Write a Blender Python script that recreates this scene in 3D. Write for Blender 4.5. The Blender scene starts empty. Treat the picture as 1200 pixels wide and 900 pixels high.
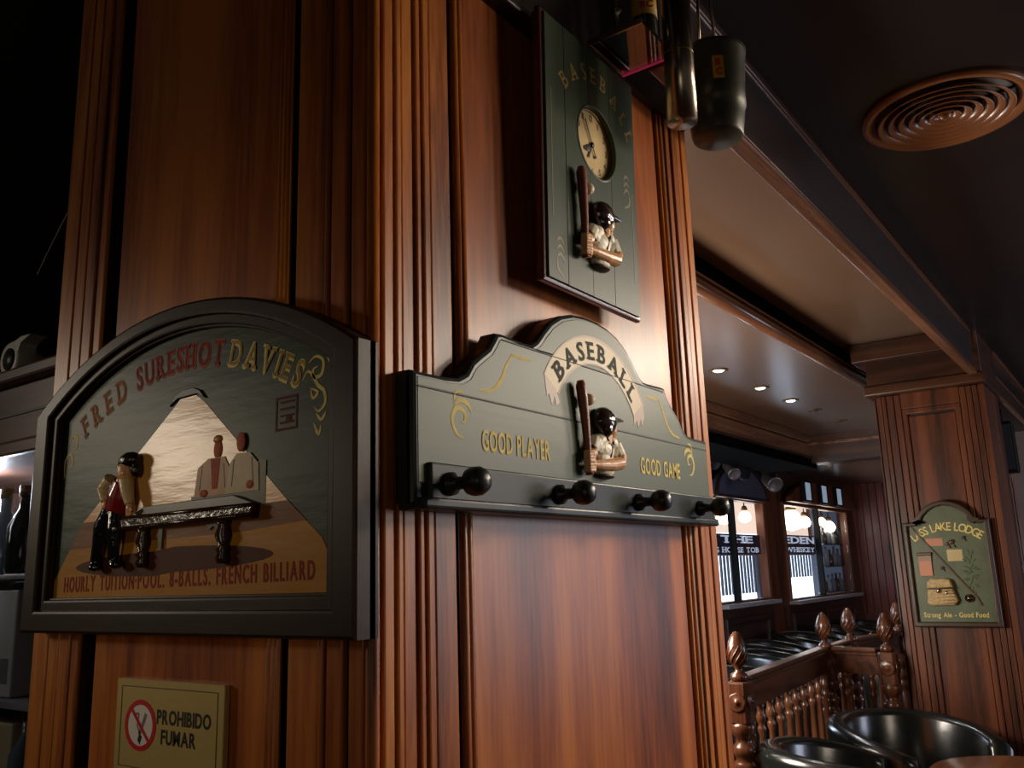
import bpy, bmesh, math, random
from mathutils import Vector, Matrix
random.seed(7)
R = math.radians
C = bpy.context.scene.collection
sc = bpy.context.scene

# ------------------------------------------------------------------ camera
yaw, pitch, roll = R(35.34), R(12.15), R(-1.87)
fw = Vector((math.cos(yaw)*math.cos(pitch), math.sin(yaw)*math.cos(pitch), math.sin(pitch)))
rt = Vector((math.sin(yaw), -math.cos(yaw), 0))
up = rt.cross(fw)
cr, sr = math.cos(roll), math.sin(roll)
rt, up = cr*rt + sr*up, -sr*rt + cr*up
cam_data = bpy.data.cameras.new('camera')
cam = bpy.data.objects.new('camera', cam_data); C.objects.link(cam)
M = Matrix((rt, up, -fw)).transposed().to_4x4(); M.translation = Vector((-0.6773, -0.6661, 1.5))
cam.matrix_world = M
cam_data.sensor_width = 36; cam_data.lens = 36*1032/1200; cam_data.clip_start = .02
sc.camera = cam

# ------------------------------------------------------------------ light
w = bpy.data.worlds.new('world'); sc.world = w; w.use_nodes = True
w.node_tree.nodes['Background'].inputs[0].default_value = (.80, .72, .64, 1)
w.node_tree.nodes['Background'].inputs[1].default_value = .06
def aim(o, tgt):
    o.rotation_euler = (Vector(tgt)-o.location).to_track_quat('-Z', 'Y').to_euler()
def lamp(kind, name, loc, tgt, energy, col, size=.1, size_y=None, angle=None, blend=1):
    d = bpy.data.lights.new(name, kind); d.energy = energy; d.color = col
    o = bpy.data.objects.new(name, d); C.objects.link(o); o.location = loc
    if kind == 'AREA':
        d.size = size
        if size_y: d.shape = 'RECTANGLE'; d.size_y = size_y
    else: d.shadow_soft_size = size
    if kind == 'SPOT': d.spot_size = angle; d.spot_blend = blend
    if tgt: aim(o, tgt)
    return o
WARM = (1, .74, .46)
for p_, e_ in (((2.25, -.85, 2.25), 40), ((1.95, -1.30, 2.25), 55), ((1.60, -1.75, 2.25), 40)):
    lamp('SPOT', 'ceiling_spot', p_, (.42, 0, 1.50), e_, (1, .85, .68), .13, angle=R(64), blend=1)
lamp('SPOT', 'bar_lamp', (-1.25, 2.15, 1.95), (0, .33, 1.36), 24, (1, .84, .62), .14, angle=R(42), blend=1)
lamp('POINT', 'rear_ceiling_fill', (2.3, 1.15, 1.45), None, 100, (1, .88, .76), .25)  # added fill hidden behind the pillar, brightens the tan ceilings and rear
lamp('AREA', 'rear_cool_fill', (4.35, 2.02, 1.60), (5.4, .3, 1.5), 22, (.70, .80, 1.0), .8, .8)  # added cool fill hidden by the pillar, for highlights on moulding and rails
lamp('POINT', 'cabinet_front_fill', (-.75, 1.9, 2.05), None, 6, (1, .86, .70), .1)  # added off-view fill for the left cabinet front
lamp('SPOT', 'sign_fill', (-1.45, .05, 1.62), (0, .34, 1.57), 7.5, (1, .83, .62), .2, angle=R(34))  # added unseen fill giving the billiard sign diffuse light
lamp('POINT', 'near_room_lamp', (-1.6, -1.3, 1.5), None, 4, (1, .86, .68), .3)
lamp('AREA', 'front_room_window', (6.2, -3.6, 1.5), (5.4, 1, 2.3), 80, (.74, .80, 1.0), 2.6, 1.4)
lamp('POINT', 'side_fill', (2.3, -2.0, 1.70), None, 26, (1, .82, .64), .3)  # added unseen fill lifting ceilings, lower pillar and far column
sc.view_settings.view_transform = 'Standard'; sc.view_settings.look = 'None'
sc.view_settings.gamma = 1; sc.view_settings.use_curve_mapping = False
sc.view_settings.exposure = 0.0

# ------------------------------------------------------------------ materials
def nodes(name):
    m = bpy.data.materials.new(name); m.use_nodes = True
    nt = m.node_tree; return m, nt, nt.nodes['Principled BSDF']
def flat(name, col, rough=.5, metal=0, spec=.5, bump=0, bscale=60, coat=0, stretch=(1,1,1), var=.12, vscale=8, emit=None, es=0, trans=0):
    m, nt, b = nodes(name)
    g = nt.nodes.new('ShaderNodeNewGeometry'); mp = nt.nodes.new('ShaderNodeMapping')
    mp.inputs['Scale'].default_value = stretch; nt.links.new(g.outputs['Position'], mp.inputs[0])
    n = nt.nodes.new('ShaderNodeTexNoise'); n.inputs['Scale'].default_value = vscale; n.inputs['Detail'].default_value = 5
    nt.links.new(mp.outputs[0], n.inputs[0])
    r = nt.nodes.new('ShaderNodeValToRGB')
    r.color_ramp.elements[0].position = .3; r.color_ramp.elements[1].position = .7
    r.color_ramp.elements[0].color = tuple(c*(1-var) for c in col)+(1,); r.color_ramp.elements[1].color = tuple(min(1, c*(1+var)) for c in col)+(1,)
    nt.links.new(n.outputs[0], r.inputs[0]); nt.links.new(r.outputs[0], b.inputs['Base Color'])
    b.inputs['Roughness'].default_value = rough; b.inputs['Metallic'].default_value = metal
    b.inputs['Specular IOR Level'].default_value = spec; b.inputs['Coat Weight'].default_value = coat; b.inputs['Coat Roughness'].default_value = max(.05, rough*.6)
    b.inputs['Transmission Weight'].default_value = trans
    if emit: b.inputs['Emission Color'].default_value = emit+(1,); b.inputs['Emission Strength'].default_value = es
    if bump:
        n2 = nt.nodes.new('ShaderNodeTexNoise'); n2.inputs['Scale'].default_value = bscale; n2.inputs['Detail'].default_value = 4
        nt.links.new(mp.outputs[0], n2.inputs[0])
        bp = nt.nodes.new('ShaderNodeBump'); bp.inputs['Strength'].default_value = bump; bp.inputs['Distance'].default_value = .002
        nt.links.new(n2.outputs[0], bp.inputs['Height']); nt.links.new(bp.outputs[0], b.inputs['Normal'])
    return m
def wood(name, dark, mid, light, axis='z', rough=.32, scale=14, coat=.25, bump=.12):
    m, nt, b = nodes(name)
    g = nt.nodes.new('ShaderNodeNewGeometry'); mp = nt.nodes.new('ShaderNodeMapping')
    s = {'z': (1, 1, .07), 'x': (.07, 1, 1), 'y': (1, .07, 1)}[axis]
    mp.inputs['Scale'].default_value = s; nt.links.new(g.outputs['Position'], mp.inputs[0])
    def noise(sca, det, dis=0):
        n = nt.nodes.new('ShaderNodeTexNoise'); n.inputs['Scale'].default_value = sca
        n.inputs['Detail'].default_value = det; n.inputs['Distortion'].default_value = dis
        nt.links.new(mp.outputs[0], n.inputs[0]); return n
    a = noise(scale, 6, .6); f = noise(scale*14, 3)
    mx = nt.nodes.new('ShaderNodeMath'); mx.operation = 'MULTIPLY_ADD'; mx.inputs[1].default_value = .28
    nt.links.new(f.outputs[0], mx.inputs[0]); nt.links.new(a.outputs[0], mx.inputs[2])
    r = nt.nodes.new('ShaderNodeValToRGB'); e = r.color_ramp.elements
    e[0].position = .47; e[0].color = dark+(1,); e[1].position = .80; e[1].color = light+(1,)
    k = e.new(.62); k.color = mid+(1,)
    nt.links.new(mx.outputs[0], r.inputs[0]); nt.links.new(r.outputs[0], b.inputs['Base Color'])
    b.inputs['Roughness'].default_value = rough; b.inputs['Specular IOR Level'].default_value = .4; b.inputs['Coat Weight'].default_value = coat; b.inputs['Coat Roughness'].default_value = .22
    bp = nt.nodes.new('ShaderNodeBump'); bp.inputs['Strength'].default_value = bump; bp.inputs['Distance'].default_value = .002
    nt.links.new(mx.outputs[0], bp.inputs['Height']); nt.links.new(bp.outputs[0], b.inputs['Normal'])
    return m
def srgb(r, g, b):
    return tuple(((v/255)/12.92 if v/255 <= .04045 else ((v/255+.055)/1.055)**2.4) for v in (r, g, b))
W_PIL = wood('pillar_wood', srgb(96, 46, 16), srgb(164, 90, 34), srgb(206, 130, 56), rough=.36, coat=0)
W_PILD = wood('pillar_wood_red', srgb(88, 40, 15), srgb(152, 78, 30), srgb(192, 112, 48), rough=.34, scale=9, coat=0)
W_GROOVE = flat('dark_groove', srgb(26, 12, 7), .5)
W_DARK = wood('dark_wood_x', srgb(26, 15, 10), srgb(42, 26, 19), srgb(56, 36, 26), 'x', .42, coat=0)
W_DARKY = wood('dark_wood_y', srgb(38, 21, 13), srgb(62, 35, 21), srgb(80, 48, 30), 'y', .35)
W_COL = wood('column_wood', srgb(46, 22, 12), srgb(82, 42, 23), srgb(110, 60, 34), rough=.4, coat=0)
W_RED = wood('red_wall_wood', srgb(70, 22, 14), srgb(104, 36, 24), srgb(124, 48, 32), rough=.4, scale=20)
W_RAIL = wood('rail_wood', srgb(42, 22, 14), srgb(70, 40, 25), srgb(94, 56, 36), 'x', .3)
W_TURN = wood('turned_wood', srgb(46, 24, 14), srgb(80, 45, 27), srgb(108, 66, 40), 'z', .26, coat=.3)
W_CAB = wood('cabinet_wood', srgb(60, 38, 28), srgb(92, 62, 48), srgb(110, 78, 62), 'y', .4)
W_MOULD = wood('cornice_wood', srgb(78, 48, 32), srgb(108, 70, 48), srgb(130, 88, 62), 'x', .25, coat=.6)
W_TBL = wood('table_wood', srgb(84, 44, 20), srgb(124, 72, 36), srgb(150, 92, 50), 'x', .25, coat=.4)
CEIL_TAN = flat('glossy_tan_ceiling', srgb(112, 86, 66), .30, bump=.10, bscale=16, stretch=(.35, 1, 1), coat=.35, var=.07, vscale=5)
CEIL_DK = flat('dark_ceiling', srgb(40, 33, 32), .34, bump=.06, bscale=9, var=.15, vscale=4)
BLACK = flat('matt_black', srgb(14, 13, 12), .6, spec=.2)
PITCH = flat('unlit_black', srgb(6, 6, 6), .9, spec=.02)  # near-black puts the shade of soffit, alcove and ceiling drop into the colour
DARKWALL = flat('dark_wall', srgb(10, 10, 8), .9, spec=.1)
FLOOR = wood('floor_wood', srgb(50, 28, 18), srgb(76, 44, 28), srgb(92, 56, 36), 'x', .4)
G_RACK = flat('rack_green', srgb(80, 92, 72), .42, spec=.25, bump=.10, bscale=90, stretch=(.12, 1, 1), var=.08, vscale=14)
G_EDGE = flat('rack_dark_edge', srgb(44, 50, 48), .32, bump=.1, bscale=60, stretch=(.2, 1, 1), spec=.16)
K_BLACK = flat('peg_black', srgb(40, 43, 44), .33, bump=.2, bscale=120)
G_CLOCK = flat('clock_green', srgb(62, 72, 56), .40, spec=.25, bump=.12, bscale=90, stretch=(1, 1, .12), var=.1, vscale=10)
MAROON = flat('maroon_edge', srgb(74, 34, 26), .28, coat=.3)
GOLD = flat('gold_paint', srgb(224, 202, 124), .6, spec=.1, var=.15, vscale=60)
GOLD_DIM = flat('faded_gold_paint', srgb(158, 132, 74), .6, spec=.1, var=.2, vscale=60)
LINE = flat('thin_line_paint', srgb(118, 110, 76), .5)
SEAM = flat('seam', srgb(22, 24, 20), .6)
RIBBON = flat('ribbon_paint', srgb(184, 156, 96), .45, var=.1, vscale=30)
RIBBON_ED = flat('ribbon_edge_paint', srgb(150, 112, 78), .45)
INK = flat('dark_ink', srgb(54, 58, 50), .6, spec=.1)
BAT = flat('bat_red_wood', srgb(134, 72, 50), .38, bump=.3, bscale=160, var=.2, vscale=60)
BALL = flat('ball_ivory', srgb(228, 208, 172), .35, bump=.3, bscale=300, var=.25, vscale=80)
SKIN = flat('painted_skin', srgb(214, 160, 112), .32, bump=.25, bscale=200, var=.16, vscale=60)
JERSEY = flat('painted_jersey', srgb(232, 222, 196), .4, bump=.5, bscale=130, var=.14, vscale=70)
BROWNTRIM = flat('painted_brown_trim', srgb(74, 50, 32), .4)
HELM = flat('helmet_brown', srgb(52, 38, 34), .14, coat=.6)
FACE = flat('clock_face', srgb(214, 184, 126), .45, var=.08, vscale=20)
BRASS = flat('brass_rim', srgb(120, 92, 54), .35, metal=.5)
FRAME = flat('sign_frame', srgb(44, 28, 19), .38, bump=.10, bscale=50, stretch=(1, .2, 1), var=.15, vscale=12, spec=.2)
G_SIGN = flat('sign_green', srgb(38, 54, 36), .40, bump=.45, bscale=40, stretch=(1, .18, 1), var=.12, vscale=10, spec=.16)
BEAMP = flat('lamp_beam_paint', srgb(212, 154, 84), .27, bump=.5, bscale=40, stretch=(1, .18, 1.2), var=.1, vscale=12, spec=.40)
FLOORP = flat('ochre_floor_paint', srgb(178, 120, 34), .42, bump=.4, bscale=40, stretch=(1, .2, 1), var=.2, vscale=8, spec=.12)
FLOORB = flat('brown_floor_paint', srgb(118, 72, 36), .42, bump=.4, bscale=40, stretch=(1, .2, 1), var=.2, vscale=10, spec=.12)
SHADP = flat('painted_brown_oval', srgb(74, 38, 18), .6, spec=.16)
REDP = flat('red_paint', srgb(136, 36, 32), .6, spec=.1, var=.2, vscale=90)
PINKP = flat('dull_red_paint', srgb(164, 84, 62), .6, spec=.1, var=.2, vscale=90)
VEST = flat('red_vest', srgb(134, 26, 28), .2, coat=.6)
PANTS = flat('glossy_black_trousers', srgb(24, 24, 30), .14, coat=.8, bump=.4, bscale=200)
HAIR = flat('black_hair', srgb(26, 20, 16), .25, coat=.4, bump=.6, bscale=250)
CUEWOOD = flat('glossy_dark_table', srgb(56, 36, 26), .15, spec=.3, bump=.3, bscale=120)
FELT = flat('grey_table_top', srgb(84, 80, 70), .3, spec=.16, var=.2, vscale=60)
SHIRT = flat('cream_shirt', srgb(216, 190, 138), .3, coat=.3, bump=.4, bscale=200)
GREYP = flat('grey_blue_paint', srgb(96, 92, 80), .35, var=.2, vscale=60, spec=.1)
TANP = flat('tan_paint', srgb(158, 106, 48), .35, var=.2, vscale=60, spec=.1)
PALEP = flat('pale_paint', srgb(166, 142, 98), .35, var=.15, vscale=60, spec=.1)
PLAQUE = flat('brass_plaque', srgb(190, 164, 98), .42, metal=.15, bump=.15, bscale=120, var=.05)
PL_LINE = flat('plaque_line', srgb(84, 70, 34), .5)
WHITE = flat('white_print', srgb(226, 216, 208), .45, var=.03)
REDSIGN = flat('prohibition_red', srgb(196, 28, 38), .4, var=.03)
BLK = flat('black_print', srgb(22, 20, 18), .45)
LEATHER = flat('black_leather', srgb(20, 24, 22), .24, bump=.25, bscale=30, coat=.25, spec=.6)
STEEL = flat('brushed_steel', srgb(176, 160, 142), .24, metal=1, bump=.2, bscale=60, stretch=(1, 1, .05), var=.06)
BUCKET = flat('dark_pewter', srgb(78, 76, 66), .38, metal=.55, bump=.25, bscale=30, var=.25, vscale=14)
G_LODGE = flat('lodge_green', srgb(78, 90, 62), .45, bump=.2, bscale=60, var=.18, vscale=14)
LODGE_FR = flat('lodge_frame', srgb(58, 44, 32), .35, bump=.3, bscale=40)
WICKER = flat('wicker', srgb(176, 150, 100), .5, bump=1, bscale=160, var=.35, vscale=120)
SALMON = flat('salmon_paint', srgb(184, 122, 92), .5)
CAMW = flat('white_plastic', srgb(206, 200, 186), .4, var=.03)
BLUEPANEL = flat('blue_lit_panel', srgb(150, 170, 190), .4, emit=(.45, .58, .75), es=.35)
DAY = flat('daylight_outside', (.8, .85, .9), .5, emit=(.80, .90, 1.0), es=3.2)
LED = flat('led', (1, 1, 1), .4, emit=(.92, .95, 1.0), es=14)
BULB = flat('warm_bulb', (1, .9, .7), .4, emit=(1, .80, .58), es=10)
SIGNBLUE = flat('dark_blue_sign_band', srgb(44, 50, 66), .5)
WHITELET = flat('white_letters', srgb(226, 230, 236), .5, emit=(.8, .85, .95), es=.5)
PICKET = flat('dark_picket', srgb(70, 74, 86), .6)
WINTAN = flat('warm_glare_glow', srgb(120, 76, 46), .6, emit=(.95, .72, .55), es=1.3)  # emission puts the warm lamp glare into a panel that is no lamp
BACKDK = flat('dark_display_back', srgb(42, 50, 62), .5, emit=(.10, .14, .20), es=.5)
SILL = flat('pale_sill', srgb(150, 146, 150), .35)
DBLUE = flat('dark_blue_arch', srgb(62, 66, 84), .45)
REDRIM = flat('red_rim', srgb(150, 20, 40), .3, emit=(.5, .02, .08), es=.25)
LABELY = flat('yellow_label', srgb(196, 150, 30), .5)
LABELR = flat('red_label_print', srgb(190, 40, 24), .5)
WIRE = flat('grey_wire', srgb(110, 96, 78), .5)
BOTTLE_G = flat('dark_bottle_glass', srgb(44, 44, 22), .08, coat=.5)
BOTTLE_B = flat('pale_bottle_glass', srgb(120, 130, 136), .1, coat=.5)
def glass(name, tint=(.9, .95, 1), alpha=.12, rough=.03):
    m = bpy.data.materials.new(name); m.use_nodes = True; nt = m.node_tree
    b = nt.nodes['Principled BSDF']; b.inputs['Base Color'].default_value = tint+(1,); b.inputs['Roughness'].default_value = rough
    t = nt.nodes.new('ShaderNodeBsdfTransparent'); mx = nt.nodes.new('ShaderNodeMixShader')
    t.inputs[0].default_value = tint+(1,)
    gl = nt.nodes.new('ShaderNodeBsdfGlossy'); gl.inputs['Roughness'].default_value = rough
    mx.inputs[0].default_value = alpha
    nt.links.new(t.outputs[0], mx.inputs[1]); nt.links.new(gl.outputs[0], mx.inputs[2])
    nt.links.new(mx.outputs[0], nt.nodes['Material Output'].inputs[0]); return m
GLASS = glass('pane_glass', (.92, .95, 1)); SHELFGL = glass('shelf_glass', (.35, .35, .33), .25)

# ------------------------------------------------------------------ geometry helper
WORLD = (Vector((0, 0, 0)), Vector((1, 0, 0)), Vector((0, 1, 0)), Vector((0, 0, 1)))
def front(y=0): return (Vector((0, y, 0)), Vector((1, 0, 0)), Vector((0, 0, 1)), Vector((0, -1, 0)))      # u = x, v = z, d outwards
def left(x=0): return (Vector((x, 0, 0)), Vector((0, -1, 0)), Vector((0, 0, 1)), Vector((-1, 0, 0)))      # u = -y, v = z
glyphs = {}
def glyph(ch, off=0.0):
    k = (ch, off)
    if k not in glyphs:
        cu = bpy.data.curves.new('glyph', 'FONT'); cu.body = ch; cu.size = 1; cu.offset = off; cu.resolution_u = 3
        o = bpy.data.objects.new('glyph', cu); me = bpy.data.meshes.new_from_object(o)
        vs = [v.co.xy.copy() for v in me.vertices]; fs = [tuple(p.vertices) for p in me.polygons]
        x0 = min(v.x for v in vs); x1 = max(v.x for v in vs)
        glyphs[k] = ([(v.x-x0, v.y) for v in vs], fs, x1-x0, max(v.y for v in vs))
        bpy.data.objects.remove(o); bpy.data.meshes.remove(me)
    return glyphs[k]
SERIF = {'B': [(0, 0), (0, 1)], 'A': [(.08, 0), (.92, 0)], 'E': [(0, 0), (0, 1)], 'L': [(.04, 0), (.04, 1)], 'S': [],
         'D': [(0, 0), (0, 1)], 'F': [(.04, 0), (0, 1)], 'R': [(.04, 0), (0, 1), (.95, 0)], 'I': [(.5, 0), (.5, 1)], 'V': [(.05, 1), (.95, 1)],
         'H': [(.05, 0), (.95, 0), (.05, 1), (.95, 1)], 'T': [(.5, 0)], 'K': [(.05, 0), (.05, 1), (.95, 0), (.95, 1)], 'W': [(.03, 1), (.97, 1)], 'N': [(.05, 0), (.05, 1)], 'Y': [(.5, 0)]}
class G:
    def __init__(s, frame=WORLD): s.bm = bmesh.new(); s.f = frame; s.smooth = []
    def p(s, u, v, d): o, a, b, n = s.f; return o + a*u + b*v + n*d
    def box(s, u0, u1, v0, v1, d0, d1, bev=0, seg=2):
        t = bmesh.new()
        vs = [t.verts.new(s.p(u, v, d)) for u in (u0, u1) for v in (v0, v1) for d in (d0, d1)]
        for q in ((0, 1, 3, 2), (4, 6, 7, 5), (0, 4, 5, 1), (2, 3, 7, 6), (0, 2, 6, 4), (1, 5, 7, 3)): t.faces.new([vs[i] for i in q])
        bmesh.ops.recalc_face_normals(t, faces=t.faces)
        if bev: bmesh.ops.bevel(t, geom=t.edges[:], offset=bev, segments=seg, affect='EDGES', profile=.5)
        s.join(t); return s
    def join(s, t, smooth=False):
        if smooth:
            for f in t.faces: f.smooth = True
        me = bpy.data.meshes.new('t'); t.to_mesh(me); t.free(); s.bm.from_mesh(me); bpy.data.meshes.remove(me)
    def poly(s, pts, d0, d1, bev=0, holes=None):
        t = bmesh.new()
        a = [t.verts.new(s.p(u, v, d0)) for u, v in pts]; b = [t.verts.new(s.p(u, v, d1)) for u, v in pts]
        n = len(pts); t.faces.new(a); top = t.faces.new(b[::-1])
        for i in range(n): t.faces.new((a[i], b[i], b[(i+1) % n], a[(i+1) % n]))
        bmesh.ops.recalc_face_normals(t, faces=t.faces)
        if bev: bmesh.ops.bevel(t, geom=list(top.edges), offset=bev, segments=2, affect='EDGES', profile=.5)
        bmesh.ops.triangulate(t, faces=[f for f in t.faces if len(f.verts) > 4])
        s.join(t); return s
    def ring(s, outer, inner, d0, d1, bev=0):           # closed band between two outlines with the same point count
        t = bmesh.new(); n = len(outer)
        A = [[t.verts.new(s.p(u, v, d)) for u, v in P] for P, d in ((outer, d0), (outer, d1), (inner, d1), (inner, d0))]
        for i in range(n):
            j = (i+1) % n
            for k in range(4): t.faces.new((A[k][i], A[k][j], A[(k+1) % 4][j], A[(k+1) % 4][i]))
        bmesh.ops.recalc_face_normals(t, faces=t.faces)
        if bev:
            ed = [e for e in t.edges if all(v in A[1] for v in e.verts) or all(v in A[2] for v in e.verts)]
            bmesh.ops.bevel(t, geom=ed, offset=bev, segments=2, affect='EDGES', profile=.5)
        s.join(t); return s
    def tube(s, pts, rad, n=8, flatd=1.0, cap=True):
        t = bmesh.new(); P = [s.p(*q) for q in pts]
        if not hasattr(rad, '__len__'): rad = [rad]*len(P)
        rings = []; prev = None
        for i, q in enumerate(P):
            tg = (P[min(i+1, len(P)-1)] - P[max(i-1, 0)]).normalized()
            if prev is None:
                a = s.f[3] if abs(tg.dot(s.f[3])) < .9 else s.f[1]
            else: a = prev
            a = (a - tg*a.dot(tg)).normalized(); prev = a; b = tg.cross(a)
            rings.append([t.verts.new(q + (a*math.cos(2*math.pi*k/n)*flatd + b*math.sin(2*math.pi*k/n))*rad[i]) for k in range(n)])
        for i in range(len(P)-1):
            for k in range(n): t.faces.new((rings[i][k], rings[i][(k+1) % n], rings[i+1][(k+1) % n], rings[i+1][k]))
        if cap:
            t.faces.new(rings[0][::-1]); t.faces.new(rings[-1])
        bmesh.ops.recalc_face_normals(t, faces=t.faces); s.join(t, True); return s
    def lathe(s, prof, o=(0, 0, 0), axis=(0, 0, 1), n=16, sx=1):
        t = bmesh.new(); O = s.p(*o); z = (s.f[1]*axis[0]+s.f[2]*axis[1]+s.f[3]*axis[2]).normalized()
        a = Vector((0, 0, 1)) if abs(z.z) < .9 else Vector((1, 0, 0)); a = (a-z*a.dot(z)).normalized(); b = z.cross(a)
        rings = [[t.verts.new(O + z*h + (a*math.cos(2*math.pi*k/n)+b*math.sin(2*math.pi*k/n)*sx)*max(r, 1e-5)) for k in range(n)] for r, h in prof]
        for i in range(len(prof)-1):
            for k in range(n): t.faces.new((rings[i][k], rings[i][(k+1) % n], rings[i+1][(k+1) % n], rings[i+1][k]))
        if prof[0] != prof[-1]: t.faces.new(rings[0][::-1]); t.faces.new(rings[-1])
        bmesh.ops.remove_doubles(t, verts=t.verts, dist=1e-5)
        bmesh.ops.recalc_face_normals(t, faces=t.faces); s.join(t, True); return s
    def ell(s, c, r, rot=0, n=14, m=8):
        t = bmesh.new(); bmesh.ops.create_uvsphere(t, u_segments=n, v_segments=m, radius=1)
        ca, sa = math.cos(rot), math.sin(rot)
        for v in t.verts:
            x, y, z = v.co.x*r[0], v.co.y*r[1], v.co.z*r[2]
            v.co = s.p(c[0]+x*ca-y*sa, c[1]+x*sa+y*ca, c[2]+z)
        bmesh.ops.recalc_face_normals(t, faces=t.faces); s.join(t, True); return s
    def stroke(s, pts, wd, d0, d1, taper=None, smoothn=0):
        if smoothn: pts = spline(pts, smoothn)
        n = len(pts); L = []; Rr = []
        for i, (u, v) in enumerate(pts):
            a = pts[max(i-1, 0)]; b = pts[min(i+1, n-1)]; tx, ty = b[0]-a[0], b[1]-a[1]; l = math.hypot(tx, ty) or 1
            k = wd/2
            if taper: k *= max(.12, math.sin(math.pi*min(1, max(0, (i+.3)/(n-.4))))**.7)
            L.append((u-ty/l*k, v+tx/l*k)); Rr.append((u+ty/l*k, v-tx/l*k))
        t = bmesh.new()
        V = [[t.verts.new(s.p(x, y, d)) for x, y in P] for P in (L, Rr) for d in (d0, d1)]
        for i in range(n-1):
            t.faces.new((V[1][i], V[1][i+1], V[3][i+1], V[3][i])); t.faces.new((V[0][i], V[0][i+1], V[1][i+1], V[1][i]))
            t.faces.new((V[2][i], V[2][i+1], V[3][i+1], V[3][i]))
        bmesh.ops.recalc_face_normals(t, faces=t.faces); s.join(t); return s
    def char(s, ch, u, v, d, h, ang=0, wide=1.0, bold=0.0, serif=False, shear=0, thick=.0004):
        pts, fs, cw, chh = glyph(ch, bold); cap = glyph('H', bold)[3]; k = h/cap; ca, sa = math.cos(ang), math.sin(ang)
        def tr(x, y):
            x = (x-cw/2)*k*wide + shear*y*k; y = y*k
            return u+x*ca-y*sa, v+x*sa+y*ca
        t = bmesh.new(); vv = [t.verts.new(s.p(*tr(x, y), d+thick)) for x, y in pts]
        for f in fs:
            try: t.faces.new([vv[i] for i in f])
            except ValueError: pass
        if serif:
            sw, sh = .30, .085
            for fx, fy in SERIF.get(ch, []):
                cx = fx*cw + (sw*.22 if fx < .1 else (-sw*.22 if fx > .9 else 0)); cy = 0 if fy == 0 else cap-sh
                q = [t.verts.new(s.p(*tr(a, b), d+thick*1.2)) for a, b in ((cx-sw/2, cy), (cx+sw/2, cy), (cx+sw/2, cy+sh), (cx-sw/2, cy+sh))]
                t.faces.new(q)
        s.join(t)
    def text(s, st, u, v, d, h, width=None, gap=.12, ang=0, **k):
        b = k.get('bold', 0); wide = k.pop('wide', 1); cap = glyph('H', b)[3]; kk = h/cap
        ws = [(glyph(c, b)[2] if c != ' ' else .32)*kk*wide for c in st]; tot = sum(ws)+gap*h*(len(st)-1)
        f = width/tot if width else 1
        x = 0
        for c, cw in zip(st, ws):
            if c != ' ':
                xx = (x+cw/2)*f; s.char(c, u+xx*math.cos(ang), v+xx*math.sin(ang), d, h, ang=ang, wide=wide*f, **k)
            x += cw+gap*h
        return s
    def arc(s, st, cu, cv, rad, a0, a1, d, h, **k):     # letters along an arc, angles in degrees from vertical, left to right
        b = k.get('bold', 0); wide = k.pop('wide', 1); cap = glyph('H', b)[3]; kk = h/cap
        ws = [((glyph(c, b)[2]*(.84 if c == 'A' else 1) if c != ' ' else .3)*kk*wide+.1*h) for c in st]; tot = sum(ws); x = 0
        for c, cw in zip(st, ws):
            t = a0+(a1-a0)*(x+cw/2)/tot; x += cw
            if c != ' ': s.char(c, cu+rad*math.sin(R(t)), cv+rad*math.cos(R(t)), d, h, ang=-R(t), wide=wide, **k)
        return s
    def out(s, name, mat, parent=None, kind=None, smooth=False, remesh=0, autosm=False):
        me = bpy.data.meshes.new(name)
        L = Vector((0, 0, 0)); q = parent
        while q: L += q.location; q = q.parent
        if parent is None:
            lo = [min(v.co[i] for v in s.bm.verts) for i in range(3)]; hi = [max(v.co[i] for v in s.bm.verts) for i in range(3)]
            L = Vector(((lo[0]+hi[0])/2, (lo[1]+hi[1])/2, lo[2]))
        for v in s.bm.verts: v.co -= L
        if smooth:
            for f in s.bm.faces: f.smooth = True
        s.bm.to_mesh(me); s.bm.free(); me.materials.append(mat)
        o = bpy.data.objects.new(name, me); C.objects.link(o)
        if parent: o.parent = parent
        else: o.location = L
        if kind: o['kind'] = kind
        if remesh:
            md = o.modifiers.new('remesh', 'REMESH'); md.mode = 'VOXEL'; md.voxel_size = remesh; md.use_smooth_shade = True
        return o
def spline(pts, n):
    out = []
    P = [pts[0]]+list(pts)+[pts[-1]]
    for i in range(1, len(P)-2):
        for k in range(n):
            t = k/n; q = []
            for a in range(len(pts[0])):
                p0, p1, p2, p3 = P[i-1][a], P[i][a], P[i+1][a], P[i+2][a]
                q.append(.5*((2*p1)+(-p0+p2)*t+(2*p0-5*p1+4*p2-p3)*t*t+(-p0+3*p1-3*p2+p3)*t**3))
            out.append(tuple(q))
    out.append(tuple(pts[-1])); return out
def thing(name, label, cat, loc, group=None):
    o = bpy.data.objects.new(name, None); C.objects.link(o); o.location = loc; o.empty_display_size = .05
    o['label'] = label; o['category'] = cat
    if group: o['group'] = group
    return o
def tag(o, label, cat, group=None):
    o['label'] = label; o['category'] = cat
    if group: o['group'] = group
    return o
def struct(g, name, mat, label=None, cat=None):
    o = g.out(name, mat, kind='structure')
    if label: o['label'] = label
    if cat: o['category'] = cat
    return o
def dup(root, loc, rz=0, label=None):
    r = root.copy(); C.objects.link(r); r.location = loc; r.rotation_euler = (0, 0, rz)
    if label: r['label'] = label
    for ch in list(root.children):
        c = ch.copy(); C.objects.link(c); c.parent = r
        for gch in ch.children:
            e = gch.copy(); C.objects.link(e); e.parent = c
    return r
def plabel(o, l): o['label'] = l; return o

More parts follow.
